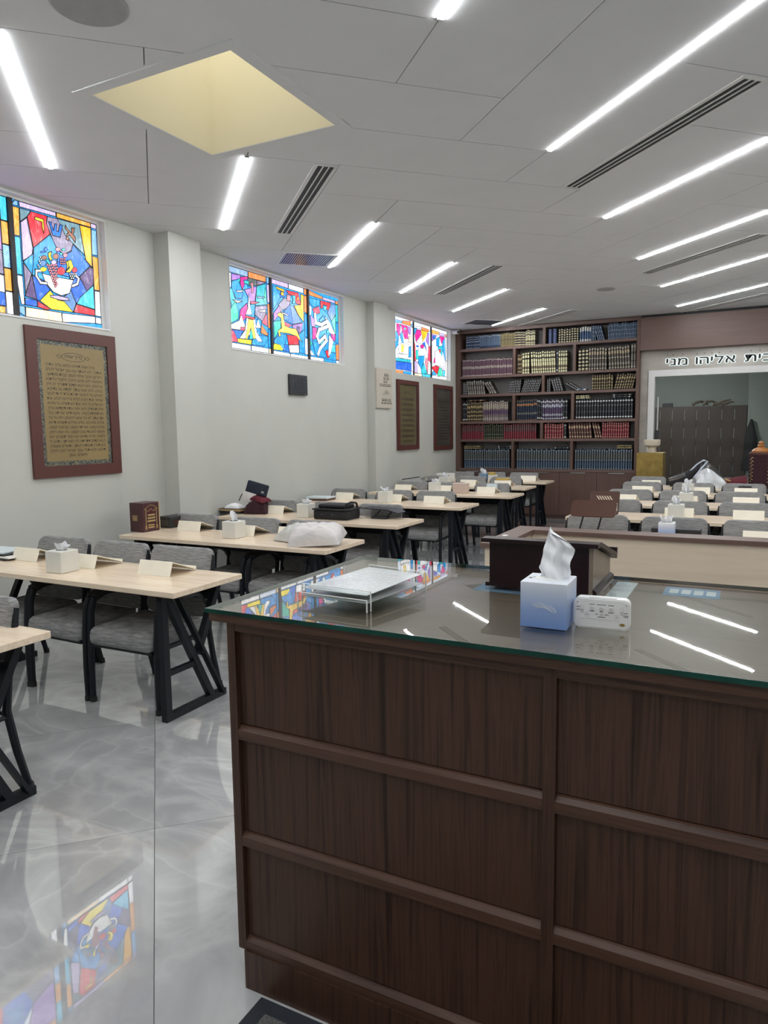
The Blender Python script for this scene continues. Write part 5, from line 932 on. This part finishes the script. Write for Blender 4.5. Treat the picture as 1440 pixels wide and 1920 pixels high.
# ---- eighth window-side table
single('paper_stack', MB().rbox(-4.86, 11.33, TZ, -4.58, 11.50, TZ+.11, .004, 1), 'white_paper', 'white paper ream by the wall on the table closest to the bookcase', 'paper', (-4.72, 11.4, TZ))
single('box', MB().rbox(-3.93, 11.35, TZ, -3.80, 11.47, TZ+.10, .003, 1), 'white_box', 'white carton next to the blue tissue box', 'box', (-3.86, 11.4, TZ))
single('box', MB().rbox(-3.93, 11.36, TZ+.101, -3.83, 11.46, TZ+.14, .003, 1), 'gold_book', 'yellow packet on the white carton', 'packet', (-3.88, 11.41, TZ+.101))
# ---- music stands
def music_stand(x, y, lab, rear=False):
    t = thing('music_stand', lab, 'music stand', (x, y, TZ))
    MB().rbox(x-.11, y-.02, TZ, x+.11, y+.12, TZ+.008, .002, 1).part('base', 'black_metal', t)
    for sx in (-.085, .055): MB().bar((x+sx-.02, y, TZ+.006), (x+sx+.015, y+.05, TZ+.175), .009, .009).part('rod', 'black_metal', t)
    MB().box(x-.10, y+.035, TZ+.160, x+.075, y+.052, TZ+.190).part('hinge', 'black_metal', t)
    pn = MB(); P = rrect(x-.175, 0, x+.175, .15 if not rear else .17, .03)
    tl = R(40)
    pn.prism(P, lambda p, s_: (p[0], y+.0+p[1]*math.sin(tl)+s_*math.cos(tl), TZ+.155+p[1]*math.cos(tl)-s_*math.sin(tl)), 0, .012)
    pn.part('desk', 'stand_wood', t)
    return t
music_stand(-1.115, 5.70, 'brown wooden music stand rising just behind the barrier rail')
t = thing('music_stand', 'brown wooden music stand with slotted desk, second lobby-door table', 'music stand', (-1.28, 7.10, TZ))
tl = R(22); fn = lambda p, s_: (p[0], 7.08+(p[1]-TZ)*math.sin(tl)+s_*math.cos(tl), TZ+(p[1]-TZ)*math.cos(tl)-s_*math.sin(tl))
MB().prism(rrect(-1.42, TZ+.02, -1.14, TZ+.25, .015), fn, 0, .012).part('desk', 'stand_wood', t)
for q in range(6):
    MB().prism([(-1.36+q*.024, TZ+.20), (-1.348+q*.024, TZ+.20), (-1.322+q*.024, TZ+.162), (-1.334+q*.024, TZ+.162)], fn, -.003, .0005).part('slot', 'pale_panel', t)
    if q < 4: MB().prism([(-1.32+q*.024, TZ+.07), (-1.308+q*.024, TZ+.07), (-1.287+q*.024, TZ+.10), (-1.299+q*.024, TZ+.10)], fn, -.003, .0005).part('slot', 'pale_panel', t)
for x_ in (-1.405, -1.175): MB().prism([(x_, TZ+.05), (x_+.025, TZ+.05), (x_+.018, TZ+.13), (x_-.004, TZ+.13)], fn, -.012, -.001).part('page_clip', 'white_box', t)
MB().box(-1.40, 7.02, TZ+.0, -1.16, 7.16, TZ+.012).part('base', 'stand_wood', t); MB().prism([(-1.42, TZ+.02), (-1.14, TZ+.02), (-1.14, TZ+.032), (-1.42, TZ+.032)], fn, -.035, 0).part('ledge', 'stand_wood', t)
# ---- first lobby-door table: tablet case
single('tablet', MB().rbox(-.70, 5.92, TZ, -.34, 6.04, TZ+.055, .004, 1), 'black_plastic', 'black flat case behind the blue tissue carton at the barrier', 'case', (-.5, 5.98, TZ))
single('tablet', MB().rbox(-.16, 9.85, TZ+.088, -.01, 9.97, TZ+.105, .004, 1), 'black_plastic', 'dark tablet lying on a book rest, fourth lobby-door table', 'tablet', (-.08, 9.9, TZ+.088))
# ---- fifth lobby-door table: bag, mantle, scroll case
gb = thing('garment_bag', 'clear plastic bag around a white prayer shawl, with a black garment sleeve', 'bag', (-.65, 10.95, TZ))
def blob(mb, cx, cy, z0, rx, ry, h, seed, n=26, amp=.12, lean=0):
    rnd = random.Random(seed); ph = [rnd.uniform(0, 6) for _ in range(6)]; m_ = 13; vs = []
    for j in range(m_):
        t = j/(m_-1); rad = math.cos(t*PI/2)**.7 if j < m_-1 else .02
        for k in range(n):
            a = 2*PI*k/n; q = 1+amp*math.sin(3*a+ph[0]+4*t)+amp*.6*math.sin(7*a+ph[1]-5*t)+amp*.4*math.sin(11*a+ph[2])
            vs.append((cx+rx*rad*q*math.cos(a)+lean*t, cy+ry*rad*q*math.sin(a), z0+h*t*(1+.06*math.sin(4*a+ph[3]))))
    mb.add(vs, [(j*n+k, j*n+(k+1) % n, (j+1)*n+(k+1) % n, (j+1)*n+k) for j in range(m_-1) for k in range(n)]+[tuple(range(n))[::-1], tuple(range((m_-1)*n, m_*n))]); return mb
blob(MB(), -.50, 10.95, TZ, .20, .17, .26, 4, lean=-.08, amp=.16).part('shawl', 'white_paper', gb, 60)
blob(MB(), -.49, 10.95, TZ, .23, .20, .36, 9, lean=-.14, amp=.14).part('polythene_cover', 'polythene', gb, 60)
MB().tube([(-1.06, 10.92, TZ+.05), (-.95, 10.92, TZ+.085), (-.82, 10.93, TZ+.16), (-.70, 10.94, TZ+.27), (-.62, 10.95, TZ+.36)], [.05, .06, .065, .05, .025], 12).part('sleeve', 'black_cloth', gb, True)
MB().tube([(-1.06, 10.87, TZ+.11), (-.96, 10.86, TZ+.145), (-.85, 10.87, TZ+.19)], [.03, .04, .035], 10).part('cuff', 'polythene', gb, True)
MB().tube([(-.80, 10.9, TZ+.22), (-.70, 10.9, TZ+.33), (-.62, 10.9, TZ+.385), (-.57, 10.9, TZ+.37), (-.66, 10.88, TZ+.25), (-.74, 10.87, TZ+.14)], .011, 6).part('bag_edge', 'blue_tissue_logo', gb, True)
rm = thing('velvet_cover', 'rolled maroon velvet cover with a gold border', 'cover', (-.22, 10.98, TZ))
def roll_fn(i, j):
    a = -.3+i*(PI+.6); x = -.41+j*.33; r_ = .085+.03*j; return (x+.015*math.sin(9*i), 10.98-r_*1.25*math.cos(a), TZ+.04+r_*.8*(math.sin(a))+.06*j*.7+.0)
MB().grid(18, 10, roll_fn).part('body', 'maroon_velvet', rm, 60)
MB().tube([(-.425, 10.87, TZ+.02), (-.42, 10.90, TZ+.09), (-.40, 10.98, TZ+.115), (-.30, 10.90, TZ+.11), (-.19, 10.87, TZ+.06), (-.08, 10.86, TZ+.02)], .011, 6).part('gold_border', 'gold_book', rm, True)
tr = thing('scroll_case', 'dark velvet scroll case with gold embroidery and wooden finial', 'scroll case', (.11, 11.0, TZ))
MB().lathe([(.165, 0), (.168, .02), (.168, .44), (.165, .465), (.02, .47)], 28, (.11, 11.0, TZ), 1, .8).part('mantle', 'dark_velvet', tr, True)
MB().lathe([(.172, .462), (.172, .487), (.165, .492), (.02, .492)], 28, (.11, 11.0, TZ), 1, .8).part('top_board', 'stand_wood', tr, True)
MB().lathe([(.11, .492), (.115, .51), (.085, .54), (.04, .562), (.045, .585), (.028, .60), (.038, .62), (.02, .64), (.002, .648)], 24, (.08, 11.0, TZ)).part('finial', 'finial_wood', tr, True)
for sx, ang in ((-1, 205), (1, 290)):
    em = MB()
    for q in range(14):
        a = R(ang+ (9 if q % 2 else 0)); zz = TZ+.09+q*.025
        em.tube([(.11+.170*math.cos(a), 11.0+.8*.170*math.sin(a), zz), (.11+.171*math.cos(a+R(7)), 11.0+.8*.171*math.sin(a+R(7)), zz+.012), (.11+.170*math.cos(a+R(14)), 11.0+.8*.170*math.sin(a+R(14)), zz+.004)], .0035, 5)
    em.part('embroidery', 'gold_print', tr)
# ---- brass pedestal and bowl, lobby lockers, horns, coat
single('pedestal', MB().rbox(-1.635, 11.75, 0, -1.245, 12.14, 1.218, .004, 1), 'brass', 'square brushed brass pedestal beside the bookcase end', 'pedestal', (-1.44, 11.94, 0))
single('bowl', MB().lathe([(.068, 0), (.07, .01), (.062, .07), (.068, .085), (.115, .11), (.124, .14), (.124, .20), (.117, .203), (.112, .145), (.06, .11), (.001, .105)], 28, (-1.43, 11.92, 1.2185)), 'stone', 'pale stone footed bowl on the brass pedestal', 'bowl', (-1.43, 11.92, 1.2185), smooth=True)
lk = thing('locker_bank', 'bank of dark brown lockers in the lobby', 'lockers', (-1.0, 16.2, 0))
MB().box(-2.72, 16.012, 0, -.158, 16.45, 2.03).part('carcass', 'locker', lk)
for c in range(11):
    for r_ in range(5):
        x1 = -.160-.2325*c; x0 = x1-.2265; z1 = 2.028-.3745*r_; z0 = z1-.3685
        d = MB().box(x0, 16.0, z0, x1, 16.0115, z1).part('door', 'locker', lk); MB().box(x0+.004, 15.985, z0+.09, x0+.012, 16.0, z1-.07).part('handle', 'steel', d, off=root_loc(lk))
def horn(pts, lab, y=16.15):
    single('ram_horn', MB().tube([(x_, y+dy, 2.03+z_) for x_, dy, z_ in pts], [.012+.022*k/(len(pts)-1) for k in range(len(pts))][::-1], 8), 'horn', lab, 'horn', (pts[0][0], y, 2.03), smooth=True, group='twisted horns on the lockers')
horn([(-1.18, 0, .035), (-1.10, 0, .085), (-1.0, .02, .105), (-.92, .04, .06), (-.88, .05, .03)], 'arched ram horn lying leftmost on the lockers')
horn([(-.98, -.05, .03), (-.9, -.05, .09), (-.80, -.03, .10), (-.70, 0, .05), (-.62, .02, .035)], 'arched ram horn in the middle on the lockers')
horn([(-.78, -.1, .035), (-.68, -.1, .04), (-.58, -.08, .09), (-.46, -.06, .125)], 'long ram horn rising to the right on the lockers'); horn([(-.62, -.18, .035), (-.54, -.18, .035), (-.46, -.16, .075), (-.39, -.16, .07)], 'low ram horn at the right end of the lockers')
single('carton', MB().rbox(-1.75, 16.1, 2.031, -1.56, 16.3, 2.11, .003, 1), 'bezel', 'small dark carton on the lockers behind the door handle', 'box', (-1.65, 16.2, 2.031))
cg = thing('hanging_coat', 'black coat hanging on the lobby wall beside the lockers', 'coat', (-.07, 15.9, .75))
MB().tube([(-.08, 15.95, 1.74), (-.08, 15.90, 1.74)], .012, 8).part('hook', 'steel', cg)
def coat_fn(i, j):
    a = 2*PI*i; w_ = .018+.085*min(1, j*2.6)+.03*j; d_ = .03+.03*j; f_ = 1+.12*math.sin(5*a+3*j); return (-.075+w_*f_*math.cos(a), 15.88+d_*f_*math.sin(a), 1.75-j*1.02)
MB().grid(25, 14, coat_fn).part('body', 'black_cloth', cg, 60)
# ================================================================== ON THE COUNTER
CZ = 1.1247
tb = thing('tissue_carton', 'blue and white tissue carton with a tall tissue on the glass counter', 'tissue box', (-.435, 1.712, CZ), R(1))
MB().rbox(-.056, -.056, 0, .056, .056, .112, .0015, 1).part('carton', 'tissue_carton', tb, False, (0, 0, 0))
lg = MB()
for q in range(7):   # folded-wing mark of thin lines
    o_ = q*.0042; pts = [(-.028+o_*.5, .056-o_*.18), (-.012+o_*.7, .064-o_*.55), (.004+o_*.8, .060-o_*.75), (.020+o_*.45, .056-o_*.55), (.028+o_*.1, .050-o_*.1)]
    for p, r_ in zip(pts[:-1], pts[1:]): lg.bar((p[0], -.0563, p[1]), (r_[0], -.0563, r_[1]), .0009, .0009)
lg.part('logo', 'blue_tissue_logo', tb, False, (0, 0, 0))
MB().lathe([(.036, 0), (.036, .0008), (.001, .0008)], 20, (0, 0, .112), 1, .7).part('opening', 'white_paper', tb, False, (0, 0, 0))
for q in range(3): MB().lathe([(.005, 0), (.005, .0006), (.001, .0006)], 8, (-.043+q*.008, -.008+(q % 2)*.013, .112)).part('print', 'bezel', tb, False, (0, 0, 0))
def bigtissue(i, j):
    # outline half widths by height: base, belly, shoulder, tip
    L = [(-.021, .050), (-.026, .052), (-.025, .050), (-.022, .051), (-.018, .057), (-.013, .062), (-.008, .048), (-.003, .026), (.001, .004)]
    q = j*(len(L)-1); k = min(int(q), len(L)-2); f_ = q-k; a = L[k][0]*(1-f_)+L[k+1][0]*f_; b_ = L[k][1]*(1-f_)+L[k+1][1]*f_
    x = a+(b_-a)*i; y = .014*math.sin(i*7.5+1.2+j*1.1)*(1-.6*j)+.006*math.sin(i*17+j*6)+.004*math.sin(j*19+i*5); z = .112+.128*j-.012*i*j*j
    return (x, y, z)
MB().grid(30, 26, bigtissue).part('tissue', 'tissue', tb, 70, (0, 0, 0))
MB().grid(20, 14, lambda i, j: (-.026+.052*i+.004*math.sin(9*j), .012+.010*math.sin(i*8+j*2), .112+.055*j*(1-.4*abs(i-.5)))).part('tissue', 'tissue', tb, 70, (0, 0, 0))
# alarm clock seen from behind
dv = thing('alarm_clock', 'white rounded clock seen from its back, leaning by the tissue carton', 'clock', (-.308, 1.722, CZ), R(3))
bm_ = MB(); bm_.prism(rrect(-.064, 0, .064, .074, .014, 5), fxz, -.012, .014); bm_.part('body', 'white_plastic', dv, 30, (0, 0, 0))
MB().prism(rrect(-.061, .003, .061, .071, .012, 5), fxz, -.0135, -.012).part('back_plate', 'white_plastic', dv, False, (0, 0, 0))
MB().rbox(-.03, -.008, .074, .033, .006, .0765, .001, 1).part('snooze_bar', 'white_plastic', dv, False, (0, 0, 0))
for x_ in (-.022, 0.0, .022): MB().tube([(x_, -.0135, .050), (x_, -.0165, .050)], .0048, 12).part('button', 'grey_button', dv, False, (0, 0, 0))
MB().tube([(0, -.0135, .036), (0, -.0155, .036)], .0040, 12).part('button', 'grey_button', dv, False, (0, 0, 0))
for x_, zc in ((-.045, .047), (.046, .047)):
    s_ = MB(); s_.prism(rrect(x_-.0035, zc-.010, x_+.0035, zc+.010, .003), fxz, -.0142, -.0135); s_.part('switch', 'grey_button', dv, False, (0, 0, 0)); MB().prism(rrect(x_-.0025, zc-.001, x_+.0025, zc+.006, .002), fxz, -.0165, -.0142).part('switch', 'white_plastic', dv, False, (0, 0, 0))
MB().box(-.045, -.0141, .024, .040, -.0135, .0247).part('battery_lid_seam', 'grey_button', dv, False, (0, 0, 0)); MB().box(.0395, -.0141, .004, .0402, -.0135, .0247).part('battery_lid_seam', 'grey_button', dv, False, (0, 0, 0))
mk = MB()
for x_, z_, w_ in ((-.022, .059, .012), (0, .059, .020), (.022, .059, .013), (-.022, .0425, .010), (.022, .0415, .014), (0, .0428, .008), (-.011, .036, .006), (.012, .036, .009), (0, .029, .018), (-.054, .051, .009), (-.054, .044, .010), (.0555, .043, .009), (.0555, .037, .011), (.0555, .034, .011)):
    nseg = max(2, int(w_/.0028)); 
    for q in range(nseg): mk.box(x_-w_/2+q*w_/nseg, -.01375, z_-.0009, x_-w_/2+(q+.72)*w_/nseg, -.0135, z_+.0009)
for cx_, cz_ in ((-.034, .033), (.035, .032)):
    for q in range(6): mk.box(cx_+.005*math.cos(q*1.047)-.0007, -.01375, cz_+.005*math.sin(q*1.047)-.0007, cx_+.005*math.cos(q*1.047)+.0007, -.0135, cz_+.005*math.sin(q*1.047)+.0007)
    mk.box(cx_-.0008, -.01375, cz_-.0012, cx_+.0008, -.0135, cz_+.0012)
mk.part('markings', 'ink', dv, False, (0, 0, 0))
MB().prism([(.0475+.006*math.cos(k*.4488), .0145+.0035*math.sin(k*.4488)) for k in range(14)], fxz, -.0141, -.0135).part('seal', 'brass', dv, False, (0, 0, 0))
for x_ in (-.056, .056): MB().tube([(x_, -.0136, .062), (x_, -.0142, .062)], .002, 8).part('screw', 'steel', dv, False, (0, 0, 0))
# lectern
lc = thing('lectern', 'small dark mahogany tabletop lectern turned away on the counter', 'lectern', (-.55, 2.2, CZ))
LX0, LX1, LY0, LY1 = -.708, -.397, 2.062, 2.335
MB().box(LX0, LY0, CZ, LX1-.012, LY0+.012, 1.262).part('back_board', 'mahogany', lc)
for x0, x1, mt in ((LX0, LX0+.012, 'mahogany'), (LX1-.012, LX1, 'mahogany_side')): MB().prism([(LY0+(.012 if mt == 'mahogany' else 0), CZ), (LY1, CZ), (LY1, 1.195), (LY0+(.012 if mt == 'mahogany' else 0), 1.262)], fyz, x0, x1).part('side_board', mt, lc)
MB().prism([(LY0-.016, 1.262), (LY0+.03, 1.262), (LY1+.02, 1.188), (LY1+.035, 1.182), (LY1+.035, 1.200), (LY1+.018, 1.206), (LY0+.035, 1.274), (LY0-.016, 1.274)], fyz, LX0-.022, LX1+.016).part('sloping_top', 'mahogany', lc)
MB().box(LX0-.022, LY1+.03, 1.195, LX1+.016, LY1+.04, 1.218).part('page_ledge', 'mahogany', lc)
MB().box(LX0-.012, LY0-.004, CZ-.0, LX0, LY1, CZ+.012).part('base_mould', 'mahogany', lc); MB().prism([(LX1, CZ), (LX1+.012, CZ), (LX1+.010, CZ+.010), (LX1, CZ+.016)], fxz, LY0-.004, LY1+.01).part('base_mould', 'mahogany', lc)
# cards under the glass
for k, (x0, y0, x1, y1, mt, lb) in enumerate(((-.755, 2.038, -.45, 2.30, 'blue_card', 'pale blue printed card under the glass below the lectern'), (-.372, 2.05, -.31, 2.345, 'pale_card', 'pale printed strip under the glass beside the lectern'), (-.225, 2.205, -.072, 2.325, 'blue_card', 'blue printed card under the glass near the barrier side'))):
    cc = thing('printed_card', lb, 'card', ((x0+x1)/2, (y0+y1)/2, 1.1116)); MB().box(x0, y0, 1.1116, x1, y1, 1.1121).part('sheet', mt, cc)
    if k == 2:
        for q in range(4): MB().box(x0+.015+q*.034, y0+.03, 1.1121, x0+.04+q*.034, y1-.03, 1.1123).part('print', 'pale_card', cc)
# acrylic tray with sheets
ty = thing('acrylic_tray', 'clear acrylic tray holding printed sheets on the glass counter', 'tray', (-.985, 1.76, CZ), 0)
A_, B_, C_, D_ = Vector((-1.118, 1.622, CZ)), Vector((-.889, 1.607, CZ)), Vector((-.850, 1.900, CZ)), Vector((-1.062, 1.938, CZ))
def wall(mb, p, q, z0, z1, t=.004):
    d = (q-p).normalized(); nrm = Vector((-d.y, d.x, 0))*t
    mb.add([(v.x, v.y, CZ+z) for z in (z0, z1) for v in (p, q, q+nrm, p+nrm)], [(3,2,1,0),(4,5,6,7),(0,1,5,4),(1,2,6,5),(2,3,7,6),(3,0,4,7)])
w_ = MB(); wall(w_, A_, B_, 0, .034); w_.part('front_lip', 'acrylic', ty); w_ = MB(); wall(w_, A_+(D_-A_)*.06, B_+(C_-B_)*.06, .022, .055); w_.part('front_lip', 'acrylic', ty)
w_ = MB(); wall(w_, C_, D_, 0, .060); w_.part('back_lip', 'acrylic', ty)
for p, q, z_ in ((A_, B_, .034), (A_+(D_-A_)*.06, B_+(C_-B_)*.06, .055), (C_, D_, .060)):
    MB().bar((p.x, p.y, CZ+z_), (q.x, q.y, CZ+z_), .004, .0012).part('edge_glint', 'white_paper', ty)  # white strips paint the bright glint along the acrylic edges
    MB().bar((p.x, p.y, CZ+.001), (p.x, p.y, CZ+z_), .0012, .004).part('edge_glint', 'white_paper', ty); MB().bar((q.x, q.y, CZ+.001), (q.x, q.y, CZ+z_), .0012, .004).part('edge_glint', 'white_paper', ty)
fl2 = MB(); fl2.add([(p.x, p.y, CZ+z) for z in (.018, .021) for p in (A_, B_, C_, D_)], [(3,2,1,0),(4,5,6,7),(0,1,5,4),(1,2,6,5),(2,3,7,6),(3,0,4,7)]); fl2.part('shelf', 'acrylic', ty)
for k, z_ in enumerate((.023, .044)):
    sh = thing('printed_sheet', ('lower white sheet lying in the acrylic tray', 'upper white sheet with a dark printed frame in the acrylic tray')[k], 'sheet', (-.985, 1.76, CZ+z_))
    P = [A_+(C_-A_)*.03, B_+(D_-B_)*.03, C_+(A_-C_)*.03, D_+(B_-D_)*.03]
    up = (.0, .0, .010, .010) if k else (0, 0, .004, .004)
    s_ = MB(); s_.add([(p.x, p.y, CZ+z_+h_+e) for e in (0, .0015) for p, h_ in zip(P, up)], [(3,2,1,0),(4,5,6,7),(0,1,5,4),(1,2,6,5),(2,3,7,6),(3,0,4,7)]); s_.part('sheet', 'sheet_grey', sh)
    if k:
        pr_ = MB(); bil = lambda a, b_: P[0]*(1-a)*(1-b_)+P[1]*a*(1-b_)+P[2]*a*b_+P[3]*(1-a)*b_
        def quad(a0, a1, b0, b1): pr_.add([(bil(a, b_).x, bil(a, b_).y, CZ+z_+.0018+.010*b_) for a, b_ in ((a0, b0), (a1, b0), (a1, b1), (a0, b1))], [(0, 1, 2, 3)])
        for r0 in range(9):
            y0 = .12+r0*.085; a = .14
            while a < .82: wd = random.uniform(.04, .10); quad(a, min(a+wd, .86), y0, y0+.038); a += wd+.025
        for q in range(26): quad(.06+q*.034, .06+q*.034+.018, .04, .055); quad(.06+q*.034, .06+q*.034+.018, .945, .96)
        pr_.part('lettering', 'steel', sh)
# ================================================================== ON THE WALL
X1 = XW+.0005
pf = thing('framed_prayer', 'large maroon framed Hebrew prayer on gold paper below the fruit bowl window', 'picture', (XW, 4.16, 1.86))
y0, y1, z0, z1 = 3.72, 4.598, 1.263, 2.458
fw = .095
for nm, r_ in (('frame', (y0, z0, y1, z0+fw)), ('frame', (y0, z1-fw, y1, z1)), ('frame', (y0, z0+fw, y0+fw, z1-fw)), ('frame', (y1-fw, z0+fw, y1, z1-fw))): MB().box(X1, r_[0], r_[1], X1+.022, r_[2], r_[3]).part(nm, 'maroon_frame', pf)
MB().box(X1, y0+fw, z0+fw, X1+.010, y1-fw, z1-fw).part('border', 'border_print', pf); iw = fw+.036
MB().box(X1+.010, y0+iw, z0+iw, X1+.0105, y1-iw, z1-iw).part('sheet', 'parchment', pf)
LINES = ['בריך שמה דמרא עלמא, בריך כתרך', 'ואתרך. יהא רעותך עם עמך ישראל לעלם.', 'ופורקן ימינך אחזי לעמך בבית מקדשך,', 'ולאמטויי לנא מטוב נהורך, ולקבל צלותנא', 'ברחמין. יהא רעוא קדמך דתוריך לן חיין', 'בטיבו, ולהוי אנא עבדך פקידא בגו צדיקיא,', 'למרחם עלי ולמנטר יתי וית כל די לי ודי לעמך',
 'ישראל. אנת הוא זן לכלא ומפרנס לכלא, אנת', 'הוא שליט על כלא. אנת הוא דשליט על מלכיא', 'ומלכותא דילך היא, אנא עבדא דקודשא בריך', 'הוא דסגידנא קמה. ומקמי דיקר אוריתה בכל', 'עדן ועדן. לא על אנש רחיצנא, ולא על בר', 'אלהין סמיכנא, אלא באלהא דשמיא דהוא', 'אלהא קשוט, ואוריתה קשוט, ונביאוהי קשוט,', 'ומסגא למעבד טבון וקשוט. ביה אנא רחיץ,', 'ולשמה יקירא קדישא אנא אמר תשבחן. יהא', 'רעוא קדמך דתפתח לבי באוריתך, ותהב לי', 'בנין דכרין דעבדין רעותך, ותשלים משאלין', 'דלבאי ולבא דכל עמך ישראל לטב ולחיין', 'ולשלם. אמן:']
tx = MB(); fT = lambda a, b_, c: (X1+.0108+c, a, b_)
text_fit(tx, 'בריך שמה', 4.075, 4.245, z1-iw-.100, z1-iw-.068, fT, True, .006)
ov = [(4.16+.115*math.cos(t_*PI/16)*(1 if abs(math.cos(t_*PI/16)) < .8 else 1), z1-iw-.084+.034*math.sin(t_*PI/16)) for t_ in range(33)]
for p, q in zip(ov[:-1], ov[1:]): strip(tx, p, q, .0035, X1+.0106, X1+.0109)
for cy_ in (4.02, 4.30):
    dm = [(cy_-.025, z1-iw-.084), (cy_, z1-iw-.069), (cy_+.025, z1-iw-.084), (cy_, z1-iw-.099)]
    for p, q in zip(dm, dm[1:]+dm[:1]): strip(tx, p, q, .003, X1+.0106, X1+.0109)
lh = .0385; zt = z1-iw-.145
for k, ln in enumerate(LINES):
    a, b_ = y0+iw+.035, y1-iw-.03
    if k == 0: b_ -= .07
    if k == 19: a, b_ = 4.06, 4.24
    text_fit(tx, ln, a, b_, zt-lh*k-.020, zt-lh*k, fT, True, .006, ref=(0, .62))
tx.part('lettering', 'ink', pf)
def word_rows(mb, X, ya, yb, z_top, rows, pitch, hgt, seed, inset=0):
    rnd = random.Random(seed)
    for k in range(rows):
        y_ = ya+rnd.uniform(0, inset)
        while y_ < yb-.02:
            w_ = rnd.uniform(.025, .075); e = min(y_+w_, yb)
            mb.box(X, y_, z_top-k*pitch-hgt, X+.0006, e, z_top-k*pitch-hgt*.72); 
            q = y_
            while q < e-.004: mb.box(X, q, z_top-k*pitch-hgt, X+.0006, q+hgt*.16, z_top-k*pitch); mb.box(X, q, z_top-k*pitch-hgt*.25, X+.0006, min(q+hgt*.6, e), z_top-k*pitch); q += hgt*.8
            y_ = e+.014
for (y0, y1, z0, z1, mt, lab, rows) in ((10.19, 11.0, 1.30, 2.418, 'dim_parchment', 'maroon framed text on dull gold paper next to the stone plaque', 9), (11.66, 12.52, 1.257, 2.414, 'dim_paper', 'maroon framed dark chart closest to the bookcase', 14)):
    g = thing('framed_text', lab, 'picture', (XW, (y0+y1)/2, (z0+z1)/2)); fw = .085
    for r_ in ((y0, z0, y1, z0+fw*.8), (y0, z1-fw*.8, y1, z1), (y0, z0+fw*.8, y0+fw, z1-fw*.8), (y1-fw, z0+fw*.8, y1, z1-fw*.8)): MB().box(X1, r_[0], r_[1], X1+.03, r_[2], r_[3]).part('frame', 'maroon_frame', g)
    MB().box(X1, y0+fw, z0+fw*.8, X1+.012, y1-fw, z1-fw*.8).part('sheet', mt, g)
    lm = MB()
    for r_ in ((y0+fw, z0+fw*.8, y1-fw, z0+fw*.8+.01), (y1-fw-.018, z0+fw*.8, y1-fw, z1-fw*.8)): lm.box(X1+.012, r_[0], r_[1], X1+.018, r_[2], r_[3])
    lm.part('inner_moulding', 'steel' if rows == 9 else 'maroon_frame', g)
    tr_ = MB(); word_rows(tr_, X1+.0122, y0+fw+.09, y1-fw-.09, z1-.28, rows, .085 if rows == 9 else .052, .036 if rows == 9 else .022, rows, .03)
    if rows == 9: word_rows(tr_, X1+.0122, y0+fw+.22, y1-fw-.22, z1-.17, 1, .08, .03, 3)
    tr_.part('lettering', 'ink', g)
ck = thing('wall_clock', 'dark square digital wall clock below the deer window', 'clock', (XW, 7.43, 2.185))
MB().rbox(XW, 7.245, 2.062, XW+.035, 7.625, 2.308, .006, 1).part('case', 'bezel', ck); MB().box(XW+.035, 7.268, 2.083, XW+.0365, 7.605, 2.288).part('display', 'screen', ck)
SEG = {'1': 'bc', '2': 'abged', '0': 'abcdef', '5': 'afgcd'}
dg_ = MB()
def digit(ch, y_, z_, w_, h_):
    s = {'a': ((0, h_), (w_, h_)), 'b': ((w_, h_), (w_, h_/2)), 'c': ((w_, h_/2), (w_, 0)), 'd': ((0, 0), (w_, 0)), 'e': ((0, h_/2), (0, 0)), 'f': ((0, h_), (0, h_/2)), 'g': ((0, h_/2), (w_, h_/2))}
    for q in SEG[ch]: strip(dg_, (y_+s[q][0][0], z_+s[q][0][1]), (y_+s[q][1][0], z_+s[q][1][1]), .010, XW+.0365, XW+.037)
for ch, yy in (('1', 7.285), ('2', 7.36), ('0', 7.44), ('5', 7.52)): digit(ch, yy, 2.155, .05, .10)
for zz in (2.185, 2.225): dg_.box(XW+.0365, 7.423, zz, XW+.037, 7.430, zz+.008)
for q in range(7): dg_.box(XW+.0365, 7.285+q*.032, 2.10, XW+.037, 7.306+q*.032, 2.128)
dg_.part('digits', 'digit', ck); MB().box(XW+.0352, 7.54, 2.068, XW+.0366, 7.60, 2.076).part('maker_plate', 'steel', ck)
pq = thing('stone_plaque', 'cream stone plaque with Hebrew text on the shallow pier', 'plaque', (-4.925, 9.51, 2.23)); X2 = -4.9245
MB().rbox(X2, 9.262, 1.945, X2+.025, 9.762, 2.525, .003, 1).part('slab', 'plaque_stone', pq)
tr_ = MB(); XX = X2+.0252
for (ya, yb, zt_, h_) in ((9.50, 9.66, 2.45, .034), (9.48, 9.66, 2.40, .034), (9.48, 9.62, 2.35, .034), (9.36, 9.74, 2.30, .036), (9.42, 9.74, 2.085, .036), (9.40, 9.74, 2.035, .026)): word_rows(tr_, XX, ya, yb, zt_, 1, 1, h_, int(zt_*1000))
tr_.part('lettering', 'ink', pq)
ol = MB()
for q in range(5):
    r_ = .03+.022*q; pp = [(9.56+r_*math.cos(PI*k/10), 2.13+r_*.7*math.sin(PI*k/10)+ (.02 if q == 0 else 0)) for k in range(11)]
    for p, s_ in zip(pp[:-1], pp[1:]): strip(ol, p, s_, .004, XX, XX+.0005)
strip(ol, (9.56, 2.13), (9.56, 2.26), .006, XX, XX+.0005); ol.part('emblem', 'steel', pq)
# ================================================================== DOOR MAT
dm = thing('door_mat', 'grey pile door mat with a dark border at the counter foot', 'mat', (-1.0, 1.2, 0), 0)
MB().rbox(-1.185, .45, .0005, .0, 1.485, .006, .002, 1).part('border', 'mat_border', dm); MB().box(-1.135, .50, .006, -.05, 1.435, .011).part('pile', 'mat_pile', dm)
